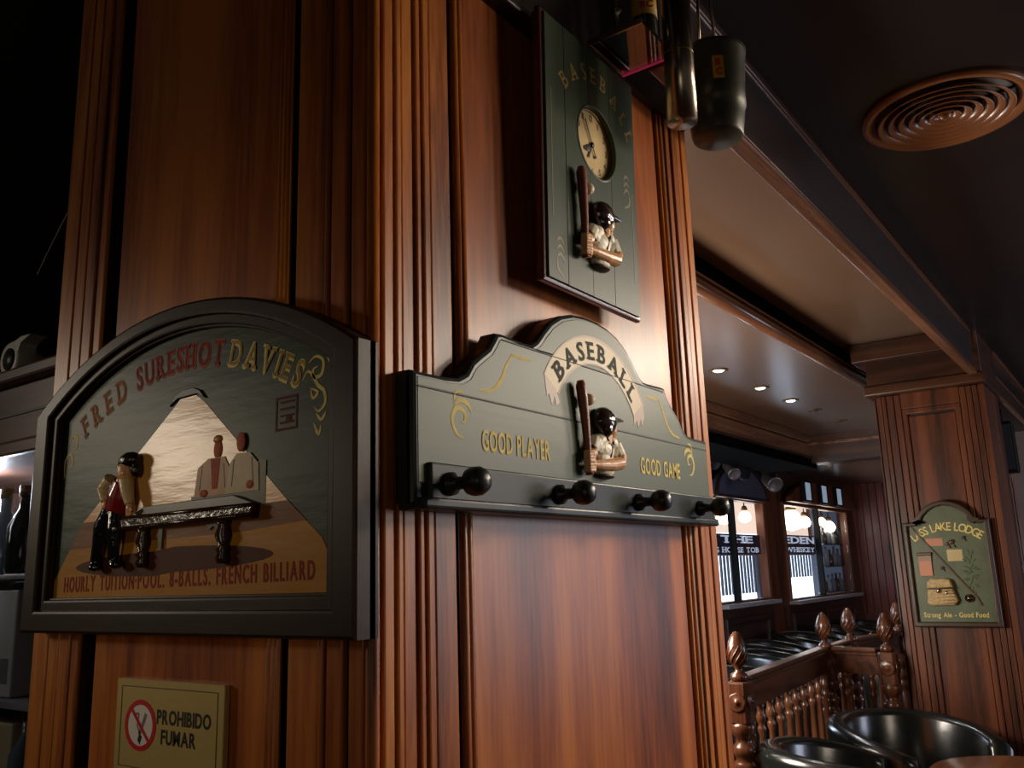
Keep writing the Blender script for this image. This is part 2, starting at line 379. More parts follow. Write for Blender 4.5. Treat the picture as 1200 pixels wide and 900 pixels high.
# ------------------------------------------------------------------ setting
CL, CD, CT = 2.60, 2.57, 2.47
struct(G().box(-4, 12.5, -4, 4, -.02, 0), 'floor', FLOOR, 'dark wooden floor of the bar, below the picture', 'floor')
struct(G().box(2.6, 10.6, .70, 3.2, 0, .18, .01), 'floor_platform', FLOOR, 'raised wooden platform under the rear seats', 'floor')
struct(G().box(-.8, 4.6, -.07, .52, CL, CL+.02), 'ceiling', CEIL_TAN, 'glossy tan ceiling strip between main beam and far column', 'ceiling')
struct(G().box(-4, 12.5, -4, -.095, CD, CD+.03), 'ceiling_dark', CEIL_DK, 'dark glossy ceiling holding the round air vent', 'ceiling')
struct(G().box(.86, 6.14, .545, 1.40, CT, CT+.02), 'ceiling_lowered', CEIL_TAN, 'lower glossy tan ceiling with recessed spotlights', 'ceiling')
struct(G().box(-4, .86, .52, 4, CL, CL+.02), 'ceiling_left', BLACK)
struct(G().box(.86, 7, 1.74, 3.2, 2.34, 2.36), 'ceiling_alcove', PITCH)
struct(G().box(6.3, 10.6, .3, 3.2, 2.43, 2.45), 'ceiling_rear', CEIL_TAN, 'tan ceiling above the rear seats', 'ceiling')
struct(G().box(.86, .90, .70, 3.05, 0, 2.6), 'wall_dark_screen', DARKWALL)  # added dark sheet, keeps the space left of the pillar black
# main beam fascia
b = thing('ceiling_beam', 'long dark wood ceiling beam running back from the pillar to the far column', 'beam', (.62, -.1, 2.335)); b['kind'] = 'structure'
G().box(.60, 3.88, -.100, -.075, 2.357, CD+.02).out('fascia', W_DARK, b)
G().box(.60, 3.88, -.110, -.070, 2.347, 2.363, .006, 3).box(.60, 3.88, -.105, -.070, 2.365, 2.375, .004).out('lower_moulding', W_MOULD, b)
G().box(.60, 3.88, -.103, -.095, 2.545, 2.568, .003, 3).box(.60, 3.88, -.104, -.095, 2.556, 2.569, .002).out('upper_moulding', W_MOULD, b)
b2 = thing('ceiling_beam', 'dark ceiling beam continuing behind the far column on the right', 'beam', (4.5, -.1, 2.335)); b2['kind'] = 'structure'
G().box(4.5, 10.4, -.100, .30, 2.345, CD+.02).out('fascia', W_DARK, b2)
G().box(4.5, 10.4, -.115, -.09, 2.335, 2.353, .006, 3).box(4.5, 10.4, -.112, -.09, 2.44, 2.452, .004).out('lower_moulding', W_MOULD, b2)
G().box(4.5, 10.4, -.122, -.095, 2.555, 2.575, .004, 3).out('upper_moulding', W_MOULD, b2)
# step between the two tan ceilings: black drop and rounded lit moulding
st = thing('ceiling_step', 'black ceiling drop with a rounded glossy moulding catching light', 'ceiling moulding', (2.4, .53, 2.45)); st['kind'] = 'structure'
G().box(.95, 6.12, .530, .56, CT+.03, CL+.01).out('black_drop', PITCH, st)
G().tube([(.95, .538, CT+.024), (6.12, .538, CT+.024)], .029, 20).out('round_moulding', W_MOULD, st, smooth=True)
G().box(.95, 6.12, .510, .535, CT+.052, CT+.062, .003).out('moulding_fillet', W_MOULD, st)
# stepped cornice around the lowered ceiling
cn = thing('ceiling_cornice', 'stepped dark wood cornice along the left edge of the lowered ceiling', 'cornice', (3.5, 1.4, 2.2)); cn['kind'] = 'structure'
for (y0, y1, z0, z1) in ((1.365, 1.72, 2.405, 2.47), (1.372, 1.72, 2.30, 2.40), (1.362, 1.72, 2.283, 2.302)):
    G().box(.9, 6.25, y0, y1, z0, z1, .006).out('cornice_step', W_MOULD if z0 > 2.29 else W_DARK, cn)
G().box(.9, 6.25, 1.37, 1.76, 2.22, 2.28, .005).out('soffit_board', PITCH, cn)
cb = thing('cross_beam', 'brown stepped beam crossing between lowered and rear ceilings', 'beam', (6.2, 1.1, 2.25)); cb['kind'] = 'structure'
G().box(6.12, 6.30, .3, 1.70, 2.25, 2.48, .006).out('beam_body', W_DARKY, cb)
G().box(6.10, 6.16, .3, 1.70, 2.385, 2.41, .006).out('beam_moulding', W_MOULD, cb)
# walls
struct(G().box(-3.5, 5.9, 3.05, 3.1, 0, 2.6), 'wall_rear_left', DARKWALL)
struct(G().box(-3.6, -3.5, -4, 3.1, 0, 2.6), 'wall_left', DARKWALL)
wb = thing('wall_back', 'red-brown boarded wall at the far end of the room', 'wall', (10.5, 1, 0)); wb['kind'] = 'structure'
G().box(10.52, 10.56, -4, 3.2, 0, 2.6).out('wall_face', W_RED, wb)
k0 = None
for i in range(40):
    y0 = 3.15-i*.085
    if k0 is None: k0 = G().box(10.50, 10.522, y0-.080, y0, .9, 2.43, .003, 1).out('board', W_RED, wb); k0y = y0
    else:
        c = k0.copy(); C.objects.link(c); c.location = (0, -(k0y-y0) if False else (y0-k0y), 0)
# window wall y = 2.25
WY = 2.25
def wallbox(x0, x1, z0, z1, m=W_COL): return G().box(x0, x1, WY, WY+.07, z0, z1).out('wall_section', m, ww)
ww = thing('wall_window', 'dark wood wall carrying the two bright display windows', 'wall', (8, 2.25, 0)); ww['kind'] = 'structure'
wallbox(4.6, 6.15, 0, 2.34, W_DARK); wallbox(7.46, 7.90, 0, 2.43); wallbox(10.2, 10.52, 0, 2.43)
wallbox(6.15, 7.46, 0, 1.18, W_DARK); wallbox(7.90, 10.2, 0, 1.14, W_DARK); wallbox(6.15, 7.46, 2.08, 2.43, BLACK); wallbox(7.90, 10.2, 2.10, 2.43, W_DARK)
for (x0, x1, z0, z1) in ((6.3, 7.3, .55, 1.08), (7.95, 8.9, .55, 1.04), (9.0, 10.1, .55, 1.04)):
    g = G(front(WY)); g.ring([(x0, z0), (x1, z0), (x1, z1), (x0, z1)], [(x0+.05, z0+.05), (x1-.05, z0+.05), (x1-.05, z1-.05), (x0+.05, z1-.05)], 0, .025, .006)
    g.out('dado_frame', W_DARK, ww)

def window(name, x0, x1, z0, z1, mids, label):
    w_ = thing(name, label, 'window', ((x0+x1)/2, WY, z0)); w_['kind'] = 'structure'
    G(front(WY)).ring([(x0-.04, z0-.03), (x1+.04, z0-.03), (x1+.04, z1+.03), (x0-.04, z1+.03)], [(x0, z0), (x1, z0), (x1, z1), (x0, z1)], -.06, .02, .008).out('window_frame', W_COL, w_)
    G().box(x0-.06, x1+.06, WY-.10, WY+.02, z0-.05, z0-.015, .006).out('window_sill', SILL, w_)
    for m_ in mids: G().box(m_-.016, m_+.016, WY-.03, WY+.03, z0, z1, .004).out('mullion', BLACK, w_)
    xs = [x0]+list(mids)+[x1]
    for a, c_ in zip(xs[:-1], xs[1:]): G().box(a+.016, c_-.016, WY+.004, WY+.01, z0, z1).out('pane', GLASS, w_)
    return w_
w1 = window('window_1', 6.23, 7.36, 1.215, 2.06, [6.62], 'left bright display window with white lettering beside the pillar')
w2 = window('window_2', 7.96, 10.12, 1.175, 2.075, [8.99], 'right bright display window of two panes, bottles behind the far pane')
def pickets(par, x0, x1, z0, z1, y, n):
    for i in range(n):
        x = x0+(x1-x0)*(i+.5)/n
        G().box(x-.013, x+.013, y, y+.02, z0, z1, .003, 1).out('fence_picket', PICKET, par)
f1 = thing('outside_fence', 'dark picket fence seen in daylight through the left window', 'fence', (7.4, 2.6, .18))
G().box(6.75, 8.15, 2.60, 2.62, 1.60, 1.63).box(6.75, 6.80, 2.60, 2.64, .18, 1.6).box(8.10, 8.15, 2.60, 2.64, .18, 1.6).out('fence_rail', PICKET, f1); pickets(f1, 6.85, 8.1, 1.24, 1.6, 2.62, 15)
f2 = thing('outside_fence', 'dark picket fence seen through the near pane of right window', 'fence', (9.2, 2.6, .18))
G().box(8.55, 9.95, 2.60, 2.62, 1.60, 1.63).box(8.5, 8.55, 2.60, 2.64, .18, 1.6).box(9.95, 10.0, 2.60, 2.64, .18, 1.6).out('fence_rail', PICKET, f2); pickets(f2, 8.6, 9.9, 1.36, 1.6, 2.62, 13)
tag(G().box(6.3, 10.45, 2.80, 2.82, .18, 1.83).out('outside_daylight', DAY), 'bright white daylight outside behind the windows', 'daylight')
tag(G().box(6.3, 10.45, 2.80, 2.82, 1.83, 2.34).out('warm_glare_panel', WINTAN), 'glowing brown panel put in as warm glare behind the window lettering', 'panel')
dc = thing('display_case', 'dark blue backed glass shelves holding bottles in the right window', 'display', (10, 2.43, .18))
G().box(9.52, 10.49, 2.45, 2.47, .18, 2.40).out('case_back', BACKDK, dc)
sb = thing('window_sign', 'dark band with white lettering THE across the left window', 'sign', (6.8, WY+.05, 1.6))
G().box(6.25, 7.34, WY+.03, WY+.04, 1.60, 1.775).out('band', SIGNBLUE, sb)
plabel(G(front(WY+.03)).text('THE', 6.42, 1.700, 0, .062, width=.74, serif=True, bold=.03, wide=1.6).out('lettering', WHITELET, sb), 'white lettering')
plabel(G(front(WY+.03)).text('G HOUSE TOB', 6.27, 1.618, 0, .045, width=1.02, serif=True, bold=.02, wide=1.4).out('lettering', WHITELET, sb), 'small white lettering')
sb = thing('window_sign', 'dark band with white lettering EDEN and WHISKEY across right window', 'sign', (8.5, WY+.05, 1.6))
G().box(7.98, 8.97, WY+.03, WY+.04, 1.60, 1.79).out('band', SIGNBLUE, sb)
plabel(G(front(WY+.03)).text('EDEN', 8.0, 1.708, 0, .068, width=.95, serif=True, bold=.03, wide=1.5).out('lettering', WHITELET, sb), 'white lettering')
plabel(G(front(WY+.03)).text('WHISKEY', 8.02, 1.622, 0, .048, width=.92, serif=True, bold=.02, wide=1.4).out('lettering', WHITELET, sb), 'small white lettering')
# lamps inside the windows
for i, (x, z, l) in enumerate(((6.45, 1.93, 'warm lamp glowing at top of left pane in left window'), (6.95, 1.95, 'warm lamp glowing at top right of left window'),
                      (8.25, 1.96, 'large warm lamp glaring at top left of right window'), (8.68, 1.95, 'warm lamp beside the large glare in right window'),
                      (9.42, 1.97, 'small warm lamp above bottles, left one'), (9.68, 1.92, 'bright lamp above the bottles, right one'))):
    x += .30 if i < 4 else .18; yl = 2.37
    t = thing('display_lamp', l, 'lamp', (x, yl, z))
    G().tube([(x, yl, z+.05), (x, yl, 2.44)], .006, 6).out('lamp_cord', BLACK, t)
    r = (.07, .06, .12, .07, .05, .075)[i]
    G().lathe([(0, 0), (r*.7, r*.2), (r, r*.8), (r*.7, r*1.5), (r*.3, r*1.8)], (x, yl, z-r)).out('bulb', BULB, t)
    G().lathe([(r*.35, 0), (r*.5, .02), (r*.3, .05), (0, .05)], (x, yl, z+r*.75)).out('lamp_socket', BRASS, t)
for k_, (zz, nn) in enumerate(((1.19, 5), (1.47, 6), (1.72, 6))):
    G().box(9.45, 10.47, 2.33, 2.449, zz-.012, zz, .003).out('glass_shelf', SHELFGL, dc)
    for i in range(nn):
        x = 9.54+i*.155+random.uniform(-.01, .01); h = random.uniform(.17, .22)
        t = thing('bottle', ['first', 'second', 'third', 'fourth', 'fifth', 'sixth'][i]+' bottle from the left on the '+['lowest', 'middle', 'top'][k_]+' shelf of the right window', 'bottle', (x, 2.39, zz), 'bottles in the display window')
        m_ = BOTTLE_B if (i+k_) % 3 else BOTTLE_G
        G().lathe([(.028, 0), (.033, .01), (.033, h*.55), (.013, h*.75), (.012, h*.95), (0, h*.95)], (x, 2.39, zz), n=10).out('bottle_body', m_, t)
        G().lathe([(.014, 0), (.014, .02), (0, .02)], (x, 2.39, zz+h*.93), n=8).out('cap', BRASS, t)
# pediments above the windows
t = thing('arched_pediment', 'dark blue half-round panel above the left window', 'pediment', (6.7, 2.2, 2.06))
pts = [(6.68+.57*math.cos(R(a)), 2.075+.265*math.sin(R(a))) for a in range(0, 181, 10)]
G(front(2.2)).poly(pts, 0, .05, .01).out('panel', DBLUE, t)
G(front(2.2)).ring([(6.68+.60*math.cos(R(a)), 2.06+.29*math.sin(R(a))) for a in range(0, 181, 10)], [(6.68+.56*math.cos(R(a)), 2.085+.255*math.sin(R(a))) for a in range(0, 181, 10)], .04, .065).out('arch_trim', W_DARK, t)
t = thing('arched_pediment', 'low arched wooden panel above right window with three pale panes', 'pediment', (9.0, 2.2, 2.1))
pts = [(7.93, 2.105), (10.22, 2.105)]+[(9.07+1.15*math.cos(R(a)), 2.105+.24*math.sin(R(a))) for a in range(10, 171, 10)]
G(front(2.2)).poly(pts, 0, .05, .01).out('panel', W_COL, t)
for x in (8.40, 8.95, 9.50):
    fr = G(front(2.15)).box(x-.13, x+.13, 2.115, 2.33, 0, .03, .005).out('pane_frame', BLACK, t)
    G(front(2.15)).box(x-.075, x+.075, 2.135, 2.31, .026, .034).out('pale_pane', BLUEPANEL, fr)

# ------------------------------------------------------------------ panelled pillar
PH = 2.6
def strip(g, u0, u1, d, base=-.02, bev=.0025, z0=0, z1=PH): g.box(u0, u1, z0, z1, base, d, bev)
pil = thing('panelled_pillar', 'large varnished wood pillar with moulded casings carrying the signs', 'pillar', (.45, .35, 0)); pil['kind'] = 'structure'
G().box(.022, .885, .022, .672, 0, PH).out('core', W_GROOVE, pil)
FR = front(0)
for (a, b_, d) in ((.0150, .0315, .002), (.0345, .0440, .004), (.0475, .0680, .000), (.0710, .0800, .003), (.0835, .0960, .004), (.0990, .1380, .001)):
    g = G(FR); strip(g, a, b_, d); g.out('casing_strip', W_PIL, pil)
G(FR).box(.010, .142, 0, PH, -.02, -.004).box(.805, .90, 0, PH, -.02, -.004).out('casing_backing', W_GROOVE, pil)
for a, r, d in ((.1555, .006, -.004), (.1690, .0055, -.006), (.7855, .005, -.008), (.7980, .0055, -.006)):
    G(FR).tube([(a, 0, d), (a, PH, d)], r, 10).out('panel_bead', W_PIL, pil)
G(FR).box(.174, .775, 0, PH, -.02, -.008, .002).out('front_panel', W_PILD, pil)
for (a, b_, d) in ((.812, .829, .000), (.832, .850, .004), (.853, .874, .002), (.877, .902, .004)):
    g = G(FR); strip(g, a, b_, d); g.out('casing_strip', W_PIL, pil)
# corner bead and left face
G().tube([(.004, .004, 0), (.004, .004, PH)], .0075, 12).out('corner_bead', W_PIL, pil)
LF = left(0)
for (a, b_, d) in ((.012, .0345, .001), (.041, .066, .003), (.069, .076, .005), (.079, .1295, .001)):
    g = G(LF); strip(g, -b_, -a, d); g.out('casing_strip', W_PILD, pil)
G(LF).box(-.133, -.006, 0, PH, -.02, -.004).box(-.69, -.56, 0, PH, -.02, -.004).out('casing_backing', W_GROOVE, pil)
for a, r in ((.1500, .0045), (.1580, .0035), (.1660, .004)):
    G(LF).tube([(-a, 0, -.004), (-a, PH, -.004)], r, 10).out('panel_bead', W_PIL, pil)
G(LF).box(-.534, -.170, 0, PH, -.02, -.007, .002).out('left_panel', W_PILD, pil)
for (a, b_, d) in ((.562, .582, .001), (.585, .611, .003), (.614, .642, .002), (.645, .690, .000)):
    g = G(LF); strip(g, -b_, -a, d); g.out('casing_strip', W_PIL, pil)
for a in (.584, .613, .6435): G(LF).tube([(-a, 0, .001), (-a, PH, .001)], .0028, 8).out('casing_bead', W_PIL, pil)
G().box(.884, .902, .005, .685, 0, PH).out('right_side', W_PIL, pil)
cp = G().box(.13, .60, -.012, .03, 2.325, PH-.002, .004).box(.60, .895, -.010, .03, 2.375, PH-.002, .004).out('capital', W_DARK, pil)
G().box(.13, .595, -.022, .03, 2.312, 2.33, .004).out('capital_moulding', W_DARK, cp)

# ------------------------------------------------------------------ batter relief figure
# drawn in the rack's own u, v; moved and scaled for the clock
def batter(F, par, mp, sc_, d0):
    def m3(p, d): u, v = mp(p); return (u, v, d0+d*sc_*.78)
    g = G(F)      # jersey torso
    for p, r, dd, rot in (((.437, .6585), (.024, .026, .012), .004, 0), ((.436, .672), (.027, .018, .013), .005, -.1), ((.416, .676), (.015, .015, .012), .005, .4), ((.466, .675), (.013, .017, .012), .005, -.3), ((.438, .645), (.0245, .016, .013), .004, 0), ((.424, .683), (.017, .012, .012), .006, .3), ((.458, .683), (.015, .012, .012), .006, -.3)):
        g.ell(m3(p, dd), tuple(x*sc_ for x in r), rot)
    g.tube([m3((.466, .682), .006), m3((.478, .664), .010)], [.013*sc_, .012*sc_], 10)
    g.tube([m3((.412, .684), .006), m3((.400, .668), .008)], [.012*sc_, .011*sc_], 10)
    body = g.out('batter_figure', JERSEY, par, remesh=.0012*sc_)
    plabel(body, 'carved batter in a white jersey, seen from behind the shoulder')
    g = G(F)      # one skin body: head, neck, arms, hands
    g.tube([m3((.440, .680), .006), m3((.447, .697), .009)], [.012*sc_, .010*sc_], 10)
    g.ell(m3((.451, .703), .010), (.0135*sc_, .017*sc_, .013*sc_), -.1)
    g.ell(m3((.4640, .7005), .012), (.0045*sc_, .0032*sc_, .004*sc_), -.5)             # nose
    g.ell(m3((.4600, .6925), .012), (.0050*sc_, .0028*sc_, .005*sc_))                   # lips
    g.ell(m3((.4570, .6875), .011), (.0065*sc_, .0045*sc_, .006*sc_))                   # chin
    g.ell(m3((.4585, .7075), .0155), (.0050*sc_, .0018*sc_, .004*sc_))                  # brow
    g.ell(m3((.4440, .7015), .021), (.0030*sc_, .0048*sc_, .003*sc_))                   # ear
    g.tube([m3((.479, .666), .012), m3((.470, .654), .016), m3((.440, .649), .018), m3((.408, .647), .017), m3((.394, .646), .015)], [x*sc_ for x in (.0105, .0105, .0095, .0075, .006)], 12)
    g.tube([m3((.401, .668), .009), m3((.396, .662), .012), m3((.390, .660), .014)], [x*sc_ for x in (.0095, .0085, .0065)], 12)
    for i in range(4):    # fingers wrapping the bat
        for hb in (.655, .6405):
            v = hb+(i-1.5)*.0040+.002
            g.tube([m3((.397, v+.001), .014), m3((.3885, v+.001), .0215), m3((.3795, v), .019), m3((.3745, v-.0005), .011)], [x*sc_ for x in (.0031, .0031, .0029, .0024)], 8)
    g.tube([m3((.395, .664), .014), m3((.388, .6655), .020), m3((.381, .664), .0195)], [x*sc_ for x in (.0030, .0028, .0022)], 8)
    g.tube([m3((.395, .649), .016), m3((.388, .6505), .022), m3((.381, .649), .0205)], [x*sc_ for x in (.0030, .0028, .0022)], 8)
    sk = g.out('arms_and_head', SKIN, body, remesh=.0009*sc_)
    g = G(F); g.tube([m3(q, .013) for q in ((.387, .632), (.386, .636), (.3845, .66), (.382, .70), (.377, .74), (.374, .757), (.3728, .7645))], [x*sc_ for x in (.0065, .0048, .0050, .0060, .0075, .0075, .0045)], 12)
    g.out('bat', BAT, body, smooth=True)
    G(F).ell(m3((.3985, .7405), .010), (.0088*sc_, .0088*sc_, .0088*sc_)).out('ball', BALL, body)
    g = G(F); g.ell(m3((.4375, .7130), .010), (.0245*sc_, .0215*sc_, .0175*sc_), -.15, 20, 12)
    g.ell(m3((.4335, .7010), .011), (.0125*sc_, .0140*sc_, .0155*sc_), 0)
    g.out('helmet', HELM, body, remesh=.0012*sc_)
    G(F).poly([mp(q) for q in ((.452, .7145), (.4800, .7165), (.4815, .7185), (.470, .7205), (.452, .7215))], d0+.002*sc_, d0+.018*sc_, .001).out('helmet_bill', HELM, body)
    for pts_, r_ in (((((.392, .674), .016), ((.398, .666), .0200), ((.410, .664), .018)), .0016), ((((.466, .657), .020), ((.476, .657), .0215), ((.488, .662), .016)), .0016),
                     ((((.432, .690), .017), ((.446, .676), .0205), ((.440, .660), .0190)), .0016), ((((.456, .689), .016), ((.449, .680), .0195)), .0020)):
        G(F).tube([m3(q, z) for q, z in pts_], r_*sc_, 6).out('jersey_piping', BROWNTRIM, body)
    G(F).ell(m3((.438, .6335), .004), (.0225*sc_, .0045*sc_, .0130*sc_)).out('belt', BROWNTRIM, body)
    g = G(F); g.ell(m3((.4600, .7030), .0170), (.0016*sc_, .0011*sc_, .0012*sc_)); g.out('eye', BLK, body)
    return body

# ------------------------------------------------------------------ baseball peg rack
rack = thing('peg_rack', 'green wooden baseball coat rack with scalloped top and four black pegs', 'coat rack', (.43, 0, 1.575))
F3 = front(0)
cx = .43
half = [(.398, 1.578), (.398, 1.725), (.343, 1.7255), (.318, 1.728), (.302, 1.736), (.290, 1.752), (.272, 1.765), (.256, 1.776), (.245, 1.790), (.2385, 1.799), (.228, 1.8005),
        (.176, 1.7985), (.160, 1.7995), (.148, 1.806), (.132, 1.822), (.112, 1.840), (.084, 1.856), (.050, 1.866), (.020, 1.8695)]
out_ = [(cx+a, z) for a, z in half] + [(cx-a, z) for a, z in half[::-1]]
G(F3).poly(out_, .003, .024, 0).out('back_board', G_EDGE, rack)
G(F3).poly(out_, .020, .0295, .0055).out('moulded_edge', G_EDGE, rack)
def clip_strip(z0, z1):     # one tongue-and-groove board of the front, following the outline
    inset = .007
    ins = [(cx+a-inset, z-(inset if z > 1.6 else 0)) for a, z in half]
    right_pts = [p for p in ins if z0 < p[1] < z1]
    def xat(z):
        best = None
        for p, q in zip(ins[:-1], ins[1:]):
            if (p[1]-z)*(q[1]-z) <= 0 and p[1] != q[1]: best = p[0]+(q[0]-p[0])*(z-p[1])/(q[1]-p[1]); 
            if best and p[1] != q[1] and (p[1]-z)*(q[1]-z) <= 0: return best
        return ins[-1][0]
    pts = [(xat(z0+1e-6), z0)] + right_pts
    if z1 < 1.85: pts.append((xat(z1-1e-6), z1))
    return pts + [(2*cx-a, z) for a, z in pts[::-1]]
for z0, z1 in ((1.600, 1.7062), (1.7078, 1.7905), (1.7920, 1.90)):
    G(F3).poly(clip_strip(z0, z1), .026, .0302, .0006).out('board', G_RACK, rack)
G(F3).box(.052, .822, 1.578, 1.623, .028, .037, .003, 3).box(.036, .828, 1.571, 1.584, .002, .042, .004, 3).out('peg_rail', G_EDGE, rack)
for x in (.083, .309, .532, .757):
    pg = G(F3).lathe([(.0135, .036), (.0130, .043), (.0075, .047), (.0070, .058), (.0100, .0615), (.0145, .066), (.0163, .073), (.0160, .080), (.0125, .087), (.0065, .0905), (0, .0912)], (x, 1.600, 0), (0, 0, 1), 22).out('peg', K_BLACK, rack)
# ribbon banner
D = .0302
cv, R0 = 1.640, .197
def arcp(r, a0, a1, n=20, c0=cx, cz=None):
    cz = 1.6385 if cz is None else cz
    return [(c0+r*math.sin(R(a0+(a1-a0)*i/n)), cz+r*math.cos(R(a0+(a1-a0)*i/n))) for i in range(n+1)]
bc, bcz = .437, 1.672
G(F3).poly([(x, z) for x, z in arcp(.168, -58, 60, 20, bc, bcz)]+arcp(.128, 60, -58, 20, bc, bcz), D, D+.0004).out('ribbon', RIBBON, rack)
g = G(F3)
g.stroke(arcp(.168, -58, 60, 24, bc, bcz), .003, D+.0004, D+.0007); g.stroke(arcp(.128, -58, 60, 24, bc, bcz), .0025, D+.0004, D+.0007)
g.poly([(.295, 1.765), (.323, 1.745), (.331, 1.728), (.322, 1.722), (.318, 1.735), (.311, 1.722), (.305, 1.737), (.299, 1.733)], D, D+.0005)
g.poly([(.548, 1.738), (.581, 1.760), (.583, 1.738), (.573, 1.722), (.570, 1.734), (.560, 1.718), (.557, 1.730), (.545, 1.722)], D, D+.0005)
g.out('ribbon_tails', RIBBON_ED, rack)
G(F3).arc('BASEBALL', bc, bcz, .1340, -52, 53, D+.0006, .0265, serif=True, bold=.025, wide=1.12).out('lettering', INK, rack)
g = G(F3); g.text('GOOD PLAYER', .153, 1.6455, D, .0255, width=.148, bold=.022, thick=.0008); plabel(g.out('lettering', GOLD, rack), 'gold lettering GOOD PLAYER'); g = G(F3); g.text('GOOD GAME', .559, 1.6475, D, .0255, width=.143, bold=.022, thick=.0008)
plabel(g.out('lettering', GOLD, rack), 'gold lettering GOOD GAME')
G(F3).box(.039, .821, 1.7063, 1.7077, .029, D+.0009).out('groove_line', SEAM, rack)
G(F3).box(.200, .660, 1.7906, 1.7919, .029, D+.0009).out('groove_line', SEAM, rack)
for s_ in (1, -1):
    g = G(F3)
    X = lambda a: cx+s_*(a-cx)
    g.stroke([(X(.148), 1.7185), (X(.175), 1.722), (X(.195), 1.737), (X(.208), 1.758), (X(.222), 1.777)], .0055, D, D+.0004, True, 5)
    g.stroke([(X(.221), 1.776), (X(.240), 1.7745), (X(.266), 1.7755)], .0045, D, D+.0004, True, 4)
    g.stroke([(X(.120), 1.6560), (X(.106), 1.6600), (X(.098), 1.6760), (X(.106), 1.6910), (X(.121), 1.6870), (X(.121), 1.6760), (X(.113), 1.6755)], .0058, D, D+.0004, True, 5)
    g.stroke([(X(.101), 1.694), (X(.113), 1.7010), (X(.128), 1.6975), (X(.134), 1.6880)], .0060, D, D+.0004, True, 5)
    g.stroke([(X(.101), 1.698), (X(.106), 1.7100), (X(.120), 1.7110)], .0040, D, D+.0004, True, 5)
    g.out('scroll_painting', GOLD, rack)
batter(F3, rack, lambda p: (p[0], p[1]+1), 1.0, .030)

# ------------------------------------------------------------------ baseball clock
ck = thing('wall_clock', 'tall green baseball clock board with cream dial hung above the coat rack', 'clock', (.445, 0, 1.898))
CF = (Vector((0, -.034, 1.898)), Vector((1, 0, 0)), Vector((.0, -.026, 1)).normalized(), Vector((0, -1, -.026)).normalized())   # leans out at the top
x0, x1, H = .300, .588, .425
G(CF).box(x0+.004, x1-.004, .003, H-.003, -.018, -.010, .002).out('back_board', MAROON, ck)
G(CF).ring([(x0, 0), (x1, 0), (x1, H), (x0, H)], [(x0+.009, .009), (x1-.009, .009), (x1-.009, H-.009), (x0+.009, H-.009)], -.010, -.001, .003).out('moulded_edge', MAROON, ck)
DC, DV, DR = .456, .264, .0585
xs = [x0+.008, .361, .431, .498, x1-.007]
# front boards with the round opening cut out
for i, (a, b_) in enumerate(zip(xs[:-1], xs[1:])):
    a += .0006; b_ -= .0006
    if b_ < DC-DR-.002 or a > DC+DR+.002:
        G(CF).box(a, b_, .006, H-.006, -.003, .0025, .0006, 1).out('board', G_CLOCK, ck); continue
    lo, hi = [], []
    for k in range(13):
        x = a+(b_-a)*k/12; q = max(0, (DR+.0005)**2-(x-DC)**2)**.5; lo.append((x, DV-q)); hi.append((x, DV+q))
    g = G(CF); g.poly([(a, .006), (b_, .006)]+lo[::-1], -.003, .0025); g.poly([(b_, H-.006), (a, H-.006)]+hi, -.003, .0025)
    if abs(lo[0][1]-hi[0][1]) < 1e-4 or abs(lo[-1][1]-hi[-1][1]) < 1e-4: pass
    g.out('board', G_CLOCK, ck)
circ = lambda r, n=40: [(DC+r*math.cos(2*math.pi*i/n), DV+r*math.sin(2*math.pi*i/n)) for i in range(n)]
dial = G(CF).poly(circ(DR), -.0092, -.0088).out('dial', FACE, ck)
G(CF).ring(circ(DR+.004), circ(DR-.0005), -.010, .0035, .0012).out('bezel', G_CLOCK, ck)
G(CF).ring(circ(DR), circ(DR-.0035), -.009, -.0055, .001).out('dial_rim', BRASS, ck)
g = G(CF)
for i in range(1, 13):
    t_ = R(30*i); g.text(str(i), DC+.0455*math.sin(t_)-(.0045 if i > 9 else .0022), DV+.0455*math.cos(t_)-.004, -.0088, .0105, gap=.08, bold=.03)
g.out('numerals', flat('numeral_brown', srgb(84, 62, 36), .5), dial)
g = G(CF)
def hand(ang, l, tail, wd, dd): 
    t_ = R(ang); g.stroke([(DC-tail*math.sin(t_), DV-tail*math.cos(t_)), (DC, DV), (DC+l*math.sin(t_), DV+l*math.cos(t_))], wd, dd, dd+.0006)
hand(-28, .043, .022, .0024, -.0070); hand(240, .027, 0, .0060, -.0078); hand(205, .028, 0, .0036, -.0076)
g.lathe([(.0045, -.009), (.0045, -.0055), (0, -.005)], (DC, DV, 0), (0, 0, 1), 12)
t_ = R(-28); g.ell((DC-.020*math.sin(t_), DV-.020*math.cos(t_), -.0066), (.0032, .0032, .0008))
g.ell((DC-.012, DV-.009, -.0072), (.0075, .0055, .0007), .7)
g.out('hands', BLK, dial)
G(CF).arc('BASEBALL', .457, .250, .114, -58, 64, .0025, .026, serif=True, bold=.004, wide=.9).out('lettering', GOLD_DIM, ck)
G(CF).stroke([(.322, .300), (.322, .10)], .0018, .0025, .0029).out('painted_line', LINE, ck)
G(CF).stroke([(.566, .215), (.566, .06)], .0018, .0025, .0029).out('painted_line', LINE, ck)
for (u0, v0, s_) in ((.336, .065, 1), (.552, .235, -1)):
    g = G(CF)
    for k in range(3): g.stroke([(u0-.006*s_, v0-.012*k), (u0+.004*s_, v0+.006-.012*k), (u0+.014*s_, v0-.004-.012*k)], .0042, .0025, .0029, True, 4)
    g.stroke([(u0-.006*s_, v0-.024), (u0-.004*s_, v0-.042), (u0+.012*s_, v0-.052)], .0042, .0025, .0029, True, 4)
    g.out('scroll_painting', LINE, ck)
